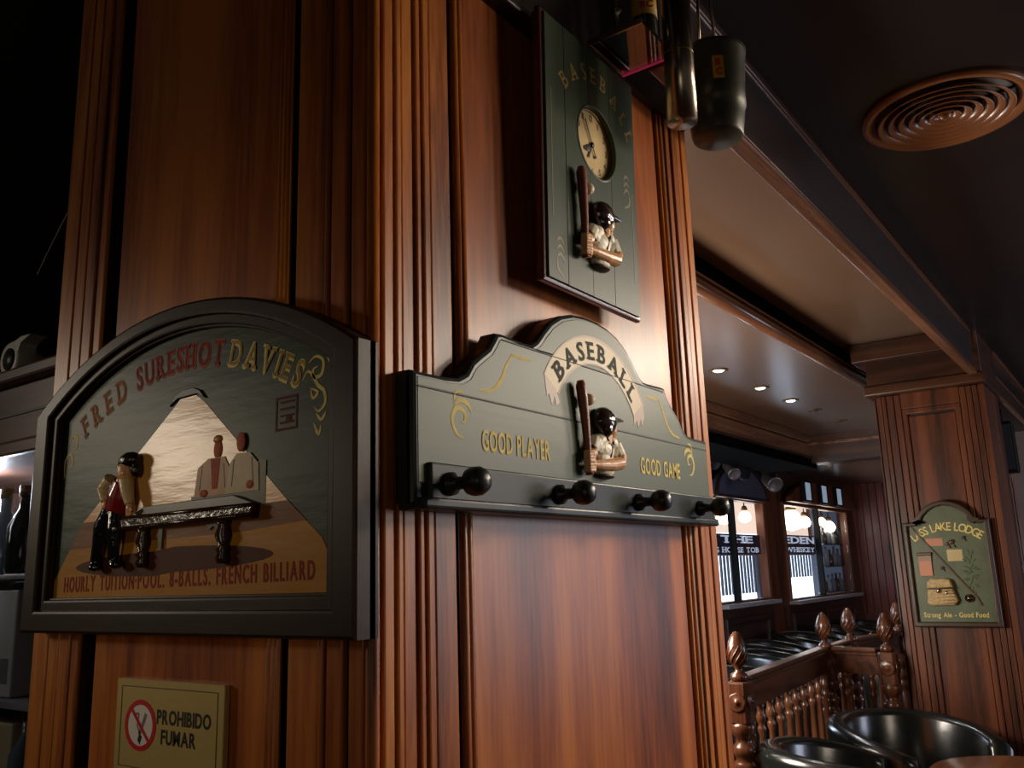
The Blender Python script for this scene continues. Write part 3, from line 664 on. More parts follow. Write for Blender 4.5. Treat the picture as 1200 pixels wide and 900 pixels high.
def cmp(p):
    u, v = p[0]-.385, p[1]-.646; a = -.045; s_ = 1.06
    return .392+(u*math.cos(a)-v*math.sin(a))*s_*.95, .069+(u*math.sin(a)+v*math.cos(a))*s_*1.0
batter(CF, ck, cmp, 1.04, .0025)

# ------------------------------------------------------------------ billiard sign
sg = thing('billiard_sign', 'arched dark-framed painted sign of a billiard player with FRED SURESHOT DAVIES lettering', 'sign', (0, .33, 1.438))
c0 = -.328
def archout(hw, zb, zs, zt, n=22):     # half width, bottom, springing, top
    h = zt-zs; Rr = (hw*hw+h*h)/(2*h); a = math.asin(min(1, hw/Rr))
    return [(c0-hw, zb), (c0-hw, (zb+zs)/2)]+[(c0+Rr*math.sin(-a+2*a*i/n), zt-Rr+Rr*math.cos(-a+2*a*i/n)) for i in range(n+1)]+[(c0+hw, (zb+zs)/2), (c0+hw, zb), (c0, zb)]
o1 = archout(.336, 1.440, 1.752, 1.856); o2 = archout(.300, 1.470, 1.745, 1.835); o3 = archout(.286, 1.484, 1.740, 1.824)
G(LF).poly(o1, .0, .012).out('back_board', FRAME, sg)
G(LF).ring(o1, o2, .004, .034, .004).out('frame', FRAME, sg)
G(LF).ring(archout(.304, 1.467, 1.745, 1.838), o3, .010, .027, .003).ring(archout(.293, 1.478, 1.742, 1.829), archout(.283, 1.487, 1.7385, 1.821), .010, .022, .002).out('inner_moulding', FRAME, sg)
G(LF).poly(archout(.288, 1.480, 1.742, 1.826), .010, .0155).out('painted_board', G_SIGN, sg)
DD = .0155
def Y_(pts): return [(-a, b_) for a, b_ in pts]
tri = Y_([(.336, 1.733), (.289, 1.735), (.066, 1.5745), (.60, 1.5745)][:4])
G(LF).poly(Y_([(.346, 1.722), (.330, 1.734), (.296, 1.735), (.278, 1.724), (.116, 1.588), (.545, 1.588)]), DD, DD+.0005).out('painted_light_cone', BEAMP, sg)
G(LF).poly(Y_([(.545, 1.588), (.116, 1.588), (.060, 1.545), (.046, 1.523), (.046, 1.486), (.611, 1.486), (.611, 1.510)]), DD, DD+.0005).out('painted_ochre_floor', FLOORP, sg)
G(LF).poly(Y_([(.545, 1.5885), (.116, 1.5885), (.085, 1.565), (.200, 1.558), (.420, 1.556), (.575, 1.552)]), DD+.0004, DD+.0008).out('painted_brown_floor', FLOORB, sg)
G(LF).poly([(-.347+.208*math.cos(R(a)), 1.527+.0155*math.sin(R(a))+(.0 if math.cos(R(a)) < 0 else .004)) for a in range(0, 360, 12)], DD+.0006, DD+.0011).out('painted_oval', SHADP, sg)
G(LF).poly(Y_([(.350, 1.727), (.337, 1.740), (.322, 1.745), (.300, 1.745), (.286, 1.740), (.274, 1.728), (.292, 1.736), (.332, 1.735)]), DD, DD+.003, .0008).out('lamp_shade', BLK, sg)
# the two spectators and chair back, painted
g = G(LF)
g.poly(Y_([(.290, 1.604), (.284, 1.640), (.264, 1.650), (.232, 1.650), (.222, 1.636), (.222, 1.604)]), DD+.001, DD+.0016); plabel(g.out('painted_spectator', TANP, sg), 'painted spectator in a tan jacket')
for (u, v, ru, rv, dd) in ((-.246, 1.660, .0085, .0125, .001), (-.200, 1.664, .0085, .012, .0025), (-.270, 1.608, .008, .0045, .002), (-.182, 1.612, .007, .005, .002)):
    G(LF).ell((u, v, DD+dd), (ru, rv, .0012)).out('painted_face' if rv > .01 else 'painted_hand', PINKP, sg)
G(LF).ell((-.247, 1.6725, DD+.001), (.0085, .0055, .002)).out('painted_hat', TANP, sg)
G(LF).poly(Y_([(.258, 1.649), (.240, 1.649), (.244, 1.612), (.254, 1.612)]), DD+.0016, DD+.002).out('painted_waistcoat', PINKP, sg)
for u in (-.2755, -.2335): G(LF).stroke([(u, 1.642), (u-.004*(1 if u < -.25 else -1), 1.612)], .0016, DD+.0016, DD+.002).out('painted_sleeve_fold', GREYP, sg)
for u in (-.2135, -.1800): G(LF).stroke([(u, 1.644), (u-.003*(1 if u < -.2 else -1), 1.612)], .0016, DD+.0018, DD+.0022).out('painted_sleeve_fold', GREYP, sg)
g = G(LF); g.poly(Y_([(.228, 1.604), (.221, 1.640), (.208, 1.651), (.184, 1.650), (.168, 1.636), (.166, 1.604)]), DD+.0012, DD+.0018); plabel(g.out('painted_spectator', PALEP, sg), 'painted spectator in a pale shirt')
G(LF).poly(Y_([(.166, 1.640), (.155, 1.638), (.155, 1.585), (.240, 1.596), (.296, 1.600), (.296, 1.606), (.222, 1.606)]), DD+.0004, DD+.001).out('painted_chair_back', GREYP, sg)
# billiard table in relief
tb = G(LF).poly(Y_([(.425, 1.588), (.385, 1.600), (.205, 1.601), (.162, 1.588)]), DD, DD+.008, .001).out('billiard_table', FELT, sg)
g = G(LF)
g.tube([(-.440, 1.5875, DD+.010), (-.162, 1.5865, DD+.010)], .0030, 8); g.poly(Y_([(.440, 1.587), (.162, 1.586), (.166, 1.572), (.436, 1.571)]), DD, DD+.013, .002)
g.tube([(-.438, 1.5745, DD+.012), (-.164, 1.5755, DD+.012)], .0028, 8)
g.out('table_rail', CUEWOOD, tb)
for u in (-.386, -.222):
    G(LF).lathe([(.0065, 0), (.0095, .006), (.0065, .012), (.0095, .016), (.0060, .021), (.0105, .032), (.0070, .044), (.0095, .050)], (u, 1.5225, DD+.006), (0, 1, 0), 12).out('table_leg', CUEWOOD, tb)
G(LF).poly(Y_([(.358, 1.571), (.349, 1.571), (.350, 1.545), (.357, 1.545)]), DD, DD+.004).out('table_leg', GREYP, tb)
G(LF).poly(Y_([(.262, 1.571), (.215, 1.571), (.222, 1.564), (.231, 1.569), (.238, 1.562), (.247, 1.568), (.255, 1.563)]), DD, DD+.003).out('table_fringe', GREYP, tb)
# the player
def m(u, v, d=0): return (-u, v, DD+d)
g = G(LF)
g.tube([m(.452, 1.598, .008), m(.446, 1.618, .009), m(.436, 1.636, .010)], [.020, .021, .016], 12, .6)
pv = g.out('billiard_player', VEST, sg, remesh=.0014); plabel(pv, 'relief player in red vest leaning on the table')
g = G(LF)
g.tube([m(.462, 1.642, .010), m(.478, 1.628, .011), m(.468, 1.612, .013)], [.011, .010, .007], 10)
g.tube([m(.424, 1.638, .012), m(.416, 1.620, .014), m(.409, 1.604, .014)], [.010, .0085, .006], 10)
g.tube([m(.436, 1.640, .012), m(.446, 1.606, .0145)], [.006, .006], 8)
g.out('shirt', SHIRT, pv, remesh=.0013)
g = G(LF)
g.ell(m(.424, 1.648, .013), (.0135, .017, .011)); g.tube([m(.434, 1.634, .010), m(.427, 1.646, .012)], [.008, .007], 8)
g.ell(m(.417, 1.645, .020), (.0035, .003, .003)); g.ell(m(.424, 1.636, .016), (.006, .004, .005))
g.out('head', SKIN, pv, remesh=.0009)
for u, v in ((.466, 1.607), (.408, 1.599)):
    g = G(LF); g.ell(m(u, v, .014), (.0065, .0075, .005))
    for k in range(4): g.tube([m(u+.004-.003*k, v-.002, .016), m(u+.005-.0032*k, v-.010, .015)], [.0019, .0014], 6)
    g.tube([m(u-.005, v, .016), m(u-.009, v-.004, .016)], [.0018, .0014], 6)
    g.out('hand', SKIN, pv, remesh=.0009)
g = G(LF); g.ell(m(.421, 1.662, .010), (.0195, .0125, .013), .1); g.ell(m(.409, 1.651, .007), (.0075, .012, .009), .1); g.ell(m(.436, 1.656, .008), (.006, .010, .011))
g.out('hair', HAIR, pv, remesh=.0013)
g = G(LF)
g.tube([m(.462, 1.600, .008), m(.482, 1.578, .009), m(.487, 1.552, .009), m(.494, 1.530, .008)], [.014, .0125, .0095, .008], 12, .8)
g.tube([m(.448, 1.598, .009), m(.444, 1.574, .012), m(.446, 1.552, .011), m(.449, 1.531, .009)], [.013, .012, .0095, .008], 12, .8)
g.ell(m(.490, 1.526, .010), (.010, .006, .008)); g.ell(m(.439, 1.528, .011), (.011, .006, .008))
g.out('trousers_and_shoes', PANTS, pv, remesh=.0014)
G(LF).poly(Y_([(.452, 1.632), (.446, 1.634), (.441, 1.606), (.447, 1.600), (.452, 1.606)]), DD+.0165, DD+.0195, .0008).out('tie', BLK, pv)
# lettering
def circ3(p, q, r):
    ax, ay = p; bx, by = q; cx_, cy_ = r; d = 2*(ax*(by-cy_)+bx*(cy_-ay)+cx_*(ay-by))
    ux = ((ax*ax+ay*ay)*(by-cy_)+(bx*bx+by*by)*(cy_-ay)+(cx_*cx_+cy_*cy_)*(ay-by))/d
    uy = ((ax*ax+ay*ay)*(cx_-bx)+(bx*bx+by*by)*(ax-cx_)+(cx_*cx_+cy_*cy_)*(bx-ax))/d
    return ux, uy, math.hypot(ax-ux, ay-uy)
au, av, ar = circ3((-.560, 1.707), (-.328, 1.7735), (-.096, 1.712))
def ang_at(u): return math.degrees(math.asin(max(-1, min(1, (u-au)/ar))))
def word(st, u0, u1, mat, out_mat):
    G(LF).arc(st, au, av, ar-.0013, ang_at(u0), ang_at(u1), DD, .0335, serif=True, bold=.045, wide=.70).out('lettering_outline', out_mat, sg)
    plabel(G(LF).arc(st, au, av, ar, ang_at(u0), ang_at(u1), DD+.0006, .031, serif=True, bold=.0, wide=.70).out('lettering', mat, sg), {'FRED': 'dull red FRED lettering', 'SURESHOT': 'red SURESHOT lettering', 'DAVIES': 'gold DAVIES lettering'}[st])
word('FRED', -.560, -.445, PINKP, GOLD_DIM); word('SURESHOT', -.432, -.243, REDP, PINKP); word('DAVIES', -.236, -.100, GOLD_DIM, GOLD)
G(LF).text('HOURLY TUITION·POOL. 8-BALLS. FRENCH BILLIARD', -.583, 1.4945, DD+.0006, .0205, width=.513, bold=.02, wide=.6, gap=.16, ang=.013).out('bottom_lettering', REDP, sg)
g = G(LF)
g.stroke([(-.086, 1.742), (-.074, 1.748), (-.062, 1.741), (-.064, 1.726), (-.076, 1.724), (-.078, 1.733), (-.070, 1.736)], .0045, DD, DD+.0004, True, 5)
g.stroke([(-.096, 1.722), (-.088, 1.732), (-.080, 1.728), (-.070, 1.714), (-.060, 1.706), (-.058, 1.692), (-.068, 1.684), (-.076, 1.690)], .0045, DD, DD+.0004, True, 5)
g.stroke([(-.082, 1.712), (-.078, 1.700), (-.070, 1.706), (-.082, 1.712)], .0036, DD, DD+.0004, True, 4)
g.stroke([(-.072, 1.682), (-.064, 1.674), (-.056, 1.682)], .004, DD, DD+.0004, True, 4); g.stroke([(-.076, 1.672), (-.068, 1.658), (-.064, 1.668)], .004, DD, DD+.0004, True, 4)
g.stroke([(-.062, 1.750), (-.054, 1.744), (-.050, 1.734)], .0036, DD, DD+.0004, True, 4)
g.out('scroll_painting', GOLD, sg); g = G(LF)
for s_ in (1,):
    g.stroke([(-.600, 1.700), (-.590, 1.716), (-.577, 1.712), (-.578, 1.698), (-.588, 1.696)], .004, DD, DD+.0004, True, 5)
    g.stroke([(-.604, 1.655), (-.606, 1.680), (-.592, 1.690), (-.584, 1.676), (-.592, 1.668)], .004, DD, DD+.0004, True, 5)
g.out('scroll_painting', GOLD, sg)
P0 = (-.141, 1.669, -.103, 1.709)
g = G(LF); g.ring([(P0[0], P0[1]), (P0[2], P0[1]), (P0[2], P0[3]), (P0[0], P0[3])], [(P0[0]+.003, P0[1]+.003), (P0[2]-.003, P0[1]+.003), (P0[2]-.003, P0[3]-.003), (P0[0]+.003, P0[3]-.003)], DD, DD+.0004)
for k in range(4): g.box(P0[0]+.008, P0[2]-.006, P0[1]+.008+k*.008, P0[1]+.0105+k*.008, DD, DD+.0004)
g.ell((-.118, 1.682, DD), (.006, .004, .0006)); g.out('small_red_notice', flat('notice_red', srgb(92, 40, 32), .6, spec=.1), sg)
tag(G(LF).tube([(-.0085, 1.715, -.01), (-.0085, 1.715, .024)], .002, 8).ell((-.0085, 1.715, .025), (.004, .004, .0025)).out('screw', BLACK), 'small dark screw in the corner casing beside billiard sign', 'screw')

# ------------------------------------------------------------------ no smoking plaque
pq = thing('no_smoking_plaque', 'brass PROHIBIDO FUMAR plaque on the pillar below the billiard sign', 'sign', (0, .35, 1.272))
A = (-.458, -.236, 1.270, 1.3835)
G(LF).box(A[0], A[1], A[2], A[3], -.006, .002, .0008, 1).out('plate', PLAQUE, pq)
def rect(i): return [(A[0]+i, A[2]+i*.75), (A[1]-i, A[2]+i*.75), (A[1]-i, A[3]-i*.75), (A[0]+i, A[3]-i*.75)]
G(LF).ring(rect(.011), rect(.0125), .002, .0024).out('border_line', PL_LINE, pq)
cc = (-.402, 1.329)
def el(r, n=36): return [(cc[0]+r*1.10*math.cos(2*math.pi*i/n), cc[1]+r*math.sin(2*math.pi*i/n)) for i in range(n)]
dsk = G(LF).poly(el(.0275), .002, .0023).out('white_disc', WHITE, pq)
g = G(LF); g.stroke([(cc[0]+.012, cc[1]+.014), (cc[0]-.001, cc[1]-.012)], .0058, .0023, .0025); g.stroke([(cc[0]-.012, cc[1]+.012), (cc[0]-.004, cc[1]+.013), (cc[0]-.006, cc[1]), (cc[0]+.001, cc[1]-.010)], .003, .0023, .0025, False, 4); g.out('cigarette_mark', flat('grey_print', srgb(120, 112, 104), .5), dsk)
G(LF).poly([(cc[0]-.001, cc[1]-.010), (cc[0]+.005, cc[1]-.013), (cc[0]+.001, cc[1]-.023), (cc[0]-.004, cc[1]-.018)], .0023, .0026).out('cigarette_mark', BLK, dsk)
g = G(LF); g.ring(el(.0305), el(.0245), .002, .0027); g.stroke([(cc[0]-.020, cc[1]+.0185), (cc[0]+.020, cc[1]-.0185)], .0045, .0025, .0028); g.out('prohibition_ring', REDSIGN, pq)
g = G(LF); g.text('PROHIBIDO', -.367, 1.3335, .002, .0165, width=.108, bold=.03); g.text('FUMAR', -.357, 1.3105, .002, .0165, width=.070, bold=.03); g.out('lettering', BLK, pq)

# ------------------------------------------------------------------ shelf with bottle, steel cylinder and bucket, top of pillar
sh = thing('glass_shelf', 'small dark glass shelf with red rim above the clock', 'shelf', (.515, -.1, 2.34))
G().box(.457, .572, -.135, -.036, 2.338, 2.345, .001).out('shelf_pane', SHELFGL, sh)
G().box(.569, .576, -.135, -.036, 2.337, 2.347, .001).out('red_edge', REDRIM, sh)
G().box(.455, .459, -.135, -.036, 2.337, 2.347, .001).out('steel_edge', STEEL, sh)
t = thing('bottle', 'dark bottle with yellow and red label standing on the small glass shelf', 'bottle', (.545, -.098, 2.345))
G().lathe([(.020, 0), (.0215, .004), (.0215, .15), (.010, .19), (.009, .22), (0, .22)], (.545, -.098, 2.3455), n=18).out('bottle_body', BOTTLE_G, t)
lb = G().lathe([(.0220, 0), (.0220, .07)], (.545, -.098, 2.405), n=24).out('label', LABELY, t)
g = G((Vector((.545-.0195, -.098-.0113, 0)), Vector((.5, -.866, 0)), Vector((0, 0, 1)), Vector((-.866, -.5, 0))))
g.text('BC', -.008, 2.415, .0, .012, bold=.03).text('D', -.004, 2.432, .0, .012, bold=.03); g.out('label_print', LABELR, lb)
t = tag(G().lathe([(.013, 0), (.004, .004), (.003, .035), (.009, .040), (.003, .046), (.003, .07), (.016, .078), (.017, .085), (0, .085)], (.468, -.085, 2.3455), n=14).out('candlestick', STEEL), 'small shiny metal candlestick left of the bottle on glass shelf', 'candlestick')
cy = thing('steel_cylinder', 'brushed steel cylinder lamp hanging beside the glass shelf', 'lamp', (.517, -.165, 2.178))
cm = G().lathe([(.0235, 0), (.0235, .25), (.021, .25), (.021, .002)], (.512, -.165, 2.180), (.05, .0, 1), 32)
cm.out('cylinder_shell', STEEL, cy)
G().tube([(.524, -.165, 2.41), (.527, -.165, CD)], .003, 8).out('hanging_rod', BLACK, cy)
G().lathe([(.0238, .118), (.0238, .121)], (.512, -.165, 2.180), (.05, 0, 1), 32).out('seam_ring', BRASS, cy)
bk = thing('metal_bucket', 'dark pewter bucket with orange label hanging under the beam', 'bucket', (.66, -.165, 2.21))
bo = (.640, -.172, 2.202)
G().lathe([(0.0000, 0.0000), (0.0401, 0.0000), (0.0425, 0.0044), (0.0460, 0.0330), (0.0484, 0.0550), (0.0502, 0.0572), (0.0496, 0.0825), (0.0519, 0.1210), (0.0543, 0.1540), (0.0560, 0.1595), (0.0519, 0.1595), (0.0413, 0.0110), (0.0000, 0.0088)], bo, (.06, 0, 1), 30).out('bucket_body', BUCKET, bk)
G().tube([(.608, -.165, 2.35), (.62, -.165, 2.46), (.655, -.165, CD)], .003, 8).tube([(.69, -.165, 2.35), (.68, -.165, 2.46), (.655, -.165, CD)], .003, 8).out('handle', STEEL, bk)
g = G((Vector((.650-.0480, -.172-.0245, 0)), Vector((.45, -.893, 0)), Vector((0, 0, 1)), Vector((-.893, -.45, 0))))
lb = g.box(-.008, .010, 2.288, 2.328, 0, .002).out('label', LABELY, bk)
g = G((Vector((.650-.0500, -.172-.0255, 0)), Vector((.45, -.893, 0)), Vector((0, 0, 1)), Vector((-.893, -.45, 0)))); g.text('B', -.004, 2.310, .0006, .012, bold=.04).text('C', -.004, 2.293, .0006, .012, bold=.04).out('label_print', LABELR, lb)

# ------------------------------------------------------------------ round ceiling vent
vt = thing('ceiling_vent', 'round wooden air vent of concentric rings in the dark ceiling', 'vent', (1.555, -.41, CD))
vc = (1.555, -.405, CD)
def vring(r0, r1, z0, z1): return [(r0, z0), (r1, z0+.002), (r1, z1), (r0, z1), (r0, z0)]
VW = flat('vent_wood', srgb(150, 96, 58), .34, coat=.3, bump=.1)
G().lathe([(.160, -.004), (.176, -.012), (.188, -.010), (.192, 0), (.158, 0), (.160, -.004)], vc, n=56).out('outer_rim', VW, vt)
for i in range(6):
    r = .154-.0235*i; z = -.003
    G().lathe([(r, z-.013), (r-.003, z-.0155), (r-.019, z-.003), (r-.019, z+.000), (r-.004, z-.011), (r, z-.013)], vc, n=56).out('vent_ring', VW, vt)
G().lathe([(0, -.022), (.008, -.020), (.016, -.012), (.018, 0), (0, 0)], vc, n=20).out('centre_boss', VW, vt)
G().lathe([(0, -.001), (.158, -.001), (.158, .0), (0, .0)], vc, n=40).out('dark_opening', flat('vent_depth', srgb(58, 36, 24), .5), vt)
for i in range(3):
    a = R(20+120*i); G().tube([(vc[0]+.01*math.cos(a), vc[1]+.01*math.sin(a), CD-.006), (vc[0]+.16*math.cos(a), vc[1]+.16*math.sin(a), CD-.003)], .003, 6).out('spoke', BLACK, vt)

# ------------------------------------------------------------------ recessed spots
for i, (x, on) in enumerate(((3.46, 1), (4.05, 1), (4.56, 1), (5.02, 0), (5.60, 0))):
    lab = ['nearest lit recessed spotlight, just right of the pillar', 'second lit recessed spotlight from the pillar', 'brightest recessed spotlight, third from the pillar', 'unlit recessed spotlight, fourth from the pillar', 'farthest unlit recessed spotlight in the lowered ceiling'][i]
    t = thing('recessed_spotlight', lab, 'spotlight', (x, .99, CT), 'recessed spotlights in the lowered ceiling')
    G().lathe([(.030, -.001), (.034, -.007), (.048, -.005), (.050, 0), (.030, 0), (.030, -.001)], (x, .99, CT), n=24).out('trim_ring', BRASS, t)
    G().lathe([(0, -.010), (.018, -.009), (.028, -.002), (0, -.001)], (x, .99, CT), n=20).out('bulb', LED if on else flat('unlit_bulb', srgb(70, 60, 50), .3), t)
    if on: lamp('SPOT', 'spot_lamp', (x, .99, CT-.03), (x, .99, 0), 14 if i < 2 else 26, (.95, .96, 1), .03, angle=R(110))

# ------------------------------------------------------------------ far column
col = thing('panelled_column', 'dark panelled wood column with capital beside the balustrade', 'column', (4.2, .14, 0)); col['kind'] = 'structure'
X0 = 3.985
CLF = left(X0)
G().box(X0+.015, 4.46, -.105, .385, 0, 2.58).out('core', W_GROOVE, col)
G(CLF).box(-.236, -.024, .3, 2.20, -.02, -.006, .003).out('panel', W_COL, col)
G(CLF).ring([(-.262, .26), (.004, .26), (.004, 2.24), (-.262, 2.24)], [(-.236, .29), (-.022, .29), (-.022, 2.21), (-.236, 2.21)], -.02, .004, .006).out('panel_moulding', W_COL, col)
for (a, b_, d) in ((-.385, -.352, .0), (-.350, -.330, .005), (-.328, -.295, .003), (-.293, -.264, .0), (.006, .034, .0), (.036, .060, .005), (.062, .085, .003), (.087, .112, .0)):
    G(CLF).box(a, b_, 0, 2.315, -.02, d, .003).out('casing_strip', W_COL, col)
G().box(X0-.001, 4.46, -.114, -.10, 0, 2.315).box(X0, 4.46, .376, .386, 0, 2.315).out('side_boards', W_COL, col)
G(CLF).box(-.262, .004, 2.24, 2.318, -.02, .002, .003).out('top_rail', W_COL, col)
cp = G().box(X0-.025, 4.48, -.118, .405, 2.37, 2.59, .006).out('capital', W_DARKY, col)
G().box(X0-.04, 4.49, -.128, .425, 2.318, 2.372, .010, 3).out('capital_moulding', W_DARKY, cp)
G().box(X0-.034, 4.48, -.10, .47, 2.50, 2.598, .008, 3).out('capital_moulding', W_DARKY, cp)

# ------------------------------------------------------------------ lodge sign on the column
lg = thing('lodge_sign', 'small green arched LASS LAKE LODGE sign with fishing basket on the far column', 'sign', (3.93, .13, 1.19))
LS = left(X0-.008)
lc = -.130
def lo(hw, zb, zs, zt, r):
    p = [(lc-hw, zb), (lc-hw, zs), (lc-hw+.045, zs), (lc-hw+.058, zs+.008)]
    q = []
    for i in range(9):
        a = -70+17.5*i; q.append((lc+(hw-.055)*math.sin(R(a))/math.sin(R(70)), zs+.008+(zt-zs-.008)*(math.cos(R(a))-math.cos(R(70)))/(1-math.cos(R(70)))))
    return p + q + [(2*lc-a, z) for a, z in p[::-1]] + [(lc, zb)]
a_, b_ = lo(.188, 1.192, 1.678, 1.775, 0), lo(.166, 1.216, 1.660, 1.752, 0)
G(LS).poly(lo(.186, 1.194, 1.676, 1.772, 0), 0, .012).out('back_board', LODGE_FR, lg)
G(LS).ring(a_, b_, .004, .034, .006).out('frame', LODGE_FR, lg)
G(LS).poly(lo(.170, 1.210, 1.664, 1.756, 0), .010, .016).out('painted_board', G_LODGE, lg)
d_ = .016
G(LS).arc('LASS LAKE LODGE', lc, 1.40, .235, -37, 37, d_, .038, serif=False, bold=.012, wide=.8).out('lettering', GOLD, lg)
G(LS).text('Strong Ale - Good Food', -.272, 1.236, d_, .022, width=.275, bold=.01).out('lettering', GOLD, lg)
tb_ = G(LS); tb_.stroke([(-.285, 1.66), (-.155, 1.485), (-.035, 1.325), (-.020, 1.29)], .008, d_, d_+.006); tb_.out('fishing_rod', BROWNTRIM, lg)
bs = G(LS); bs.poly([(-.246, 1.30), (-.230, 1.288), (-.128, 1.292), (-.112, 1.312), (-.130, 1.370), (-.238, 1.372)], d_, d_+.026, .008)
bs.poly([(-.240, 1.368), (-.126, 1.370), (-.136, 1.408), (-.160, 1.414), (-.215, 1.414), (-.236, 1.400)], d_, d_+.032, .008)
bs = plabel(bs.out('fishing_basket', WICKER, lg), 'tan wicker fishing basket in relief')
for k in range(5): G(LS).tube([(-.240+.004*k, 1.300+.014*k, d_+.027), (-.120-.002*k, 1.302+.014*k, d_+.027)], .0028, 6).out('wicker_band', WICKER, bs)
G(LS).tube([(-.238, 1.368, d_+.033), (-.128, 1.370, d_+.033)], .004, 6).out('strap', BROWNTRIM, bs)
G(LS).ell((-.190, 1.357, d_+.034), (.011, .009, .005)).ell((-.158, 1.348, d_+.030), (.005, .008, .004)).out('buckle', STEEL, bs)
G(LS).lathe([(.018, 0), (.018, .012), (.007, .014), (.007, .022), (0, .022)], (-.068, 1.322, d_), (0, 0, 1), 18).out('fishing_reel', STEEL, lg)
G(LS).box(-.225, -.150, 1.565, 1.600, d_, d_+.001).out('painted_label', SALMON, lg)
G(LS).box(-.138, -.072, 1.492, 1.545, d_, d_+.001).out('painted_label', flat('cream_paint', srgb(188, 170, 116), .5), lg)
ja = G(LS); ja.box(-.266, -.208, 1.425, 1.525, d_, d_+.008, .003); ja = ja.out('jar', SALMON, lg); G(LS).box(-.270, -.204, 1.52, 1.536, d_, d_+.012, .003).out('jar_lid', BROWNTRIM, ja); G(LS).box(-.266, -.208, 1.496, 1.518, d_+.008, d_+.009).out('jar_band', flat('jar_grey', srgb(140, 120, 96), .5), ja)
g = G(LS)
for (u, v, s_) in ((-.112, 1.580, .016), (-.130, 1.572, .012), (-.165, 1.462, .010), (-.058, 1.598, .010)):
    g.ell((u, v, d_+.003), (s_, s_*.7, .005), .5); g.tube([(u, v, d_+.004), (u+s_, v-s_*1.6, d_+.003)], .0022, 6)
g.out('fishing_flies', BROWNTRIM, lg)
g = G(LS)
for i in range(26):
    a = i*2.4; r = .055*math.sqrt(i/26); g.ell((-.045+r*math.cos(a)*.55, 1.44+r*math.sin(a)*1.9, d_+.0005), (.012, .004, .001), a)
g.out('painted_reeds', flat('reed_green', srgb(58, 80, 36), .5), lg)

# ------------------------------------------------------------------ balustrade
def newel(x, y, zb, label, rot=0, loc=None):
    t = thing('newel_post', label, 'post', (x, y, zb), 'turned newel posts of the balustrade')
    G().lathe([(.046, 0), (.046, .10), (.040, .12), (.034, .14), (.037, .40), (.038, .555), (.032, .562), (.042, .585), (.046, .60), (.042, .615), (.032, .625), (.042, .64), (.047, .655), (.042, .672), (.030, .685), (.030, .70), (.044, .715), (.046, .74), (.040, .755)], (x, y, zb), n=20).out('turned_shaft', W_TURN, t)
    blk = G((Vector((x, y, zb)), Vector((math.cos(rot), math.sin(rot), 0)), Vector((-math.sin(rot), math.cos(rot), 0)), Vector((0, 0, 1))))
    blk.poly([(-.040, -.026), (-.026, -.040), (.026, -.040), (.040, -.026), (.040, .026), (.026, .040), (-.026, .040), (-.040, .026)], .755, .90, .008)
    blk = blk.out('square_block', W_TURN, t)
    for ax in ((-1, 0), (0, -1)):
        fr = G((Vector((x, y, zb)), Vector((1, 0, 0)), Vector((0, 1, 0)), Vector((0, 0, 1))))
        fr.lathe([(.034, .036), (.036, .044), (.030, .045), (.010, .042), (.008, .050), (0, .051)], (0, 0, .828), (ax[0], ax[1], 0), 8).out('rosette', W_TURN, blk)
    fin = G().lathe([(.026, .90), (.034, .908), (.030, .925), (.014, .935), (.014, .948), (.026, .960), (.0345, .985), (.036, 1.010), (.031, 1.040), (.020, 1.064), (.008, 1.078), (0, 1.080)], (x, y, zb), n=16).out('acorn_finial', W_TURN, t)
    g_ = G()
    for k in range(10):
        for dr in (1,):
            pts = []
            for j in range(8):
                h = .962+.110*j/7; rr = (.0270, .0345, .0365, .0355, .032, .026, .017, .008)[j]; a = 2*math.pi*k/10+dr*j*.30
                pts.append((x+rr*math.cos(a), y+rr*math.sin(a), zb+h))
            g_.tube(pts, .0034, 5)
    g_.out('carved_ribs', W_TURN, fin)
    return t
N = {}
PF = .18
N1 = newel(2.625, .675, PF, 'nearest newel post of the balustrade, right beside the pillar', .05)
N2 = newel(3.985, .760, PF, 'newel post at the inner corner where the two rails meet', .05)
N3 = newel(4.44, .760, PF, 'newel post standing just behind the corner post')
N4 = newel(3.91, .445, PF, 'dark newel post standing against the far column')
N5 = newel(5.16, .668, PF, 'most distant newel post, half hidden by the column')
def turned(par, x, y, z0, h):
    P = [(.020, 0), (.020, .05), (.013, .07), (.017, .12), (.019, .30), (.015, .52), (.011, .62), (.017, .64), (.017, .655), (.010, .665), (.018, .68), (.020, .70), (.014, .715), (.013, .735), (.019, .75)]
    G().lathe([(r, hh*h/.75) for r, hh in P], (x, y, z0), n=12).out('baluster', W_TURN, par)
def rail(name, label, p, q, n, ztop=1.095):
    a = Vector(p+(0,)); b_ = Vector(q+(0,)); u = (b_-a).normalized(); v = Vector((-u.y, u.x, 0)); L = (b_-a).length
    t = thing(name, label, 'balustrade', ((a+b_)/2)[:2]+(PF,))
    F = (a, u, v, Vector((0, 0, 1)))
    G(F).box(.046, L-.046, -.030, .030, ztop-.022, ztop, .008, 3).box(.046, L-.046, -.022, .022, ztop-.038, ztop-.022, .004).out('handrail', W_RAIL, t)
    G(F).box(.046, L-.046, -.014, .014, ztop-.125, ztop-.038, .002).out('rail_fascia', W_RAIL, t)
    G(F).box(.05, L-.05, -.03, .03, PF, PF+.10, .004).out('bottom_rail', W_RAIL, t)
    for i in range(n):
        w_ = a+u*(L*(i+.7)/(n+.4)); turned(t, w_.x, w_.y, PF+.10, ztop-.125-PF-.10)
rail('balustrade', 'nearest stair-like run of turned balusters between pillar and corner post', (2.625, .675), (3.985, .760), 10)
rail('balustrade', 'short run of balusters between corner post and far column', (3.985, .76), (3.91, .445), 2)
rail('balustrade', 'balustrade run behind the corner post going away to the rear', (4.44, .76), (5.16, .668), 5)
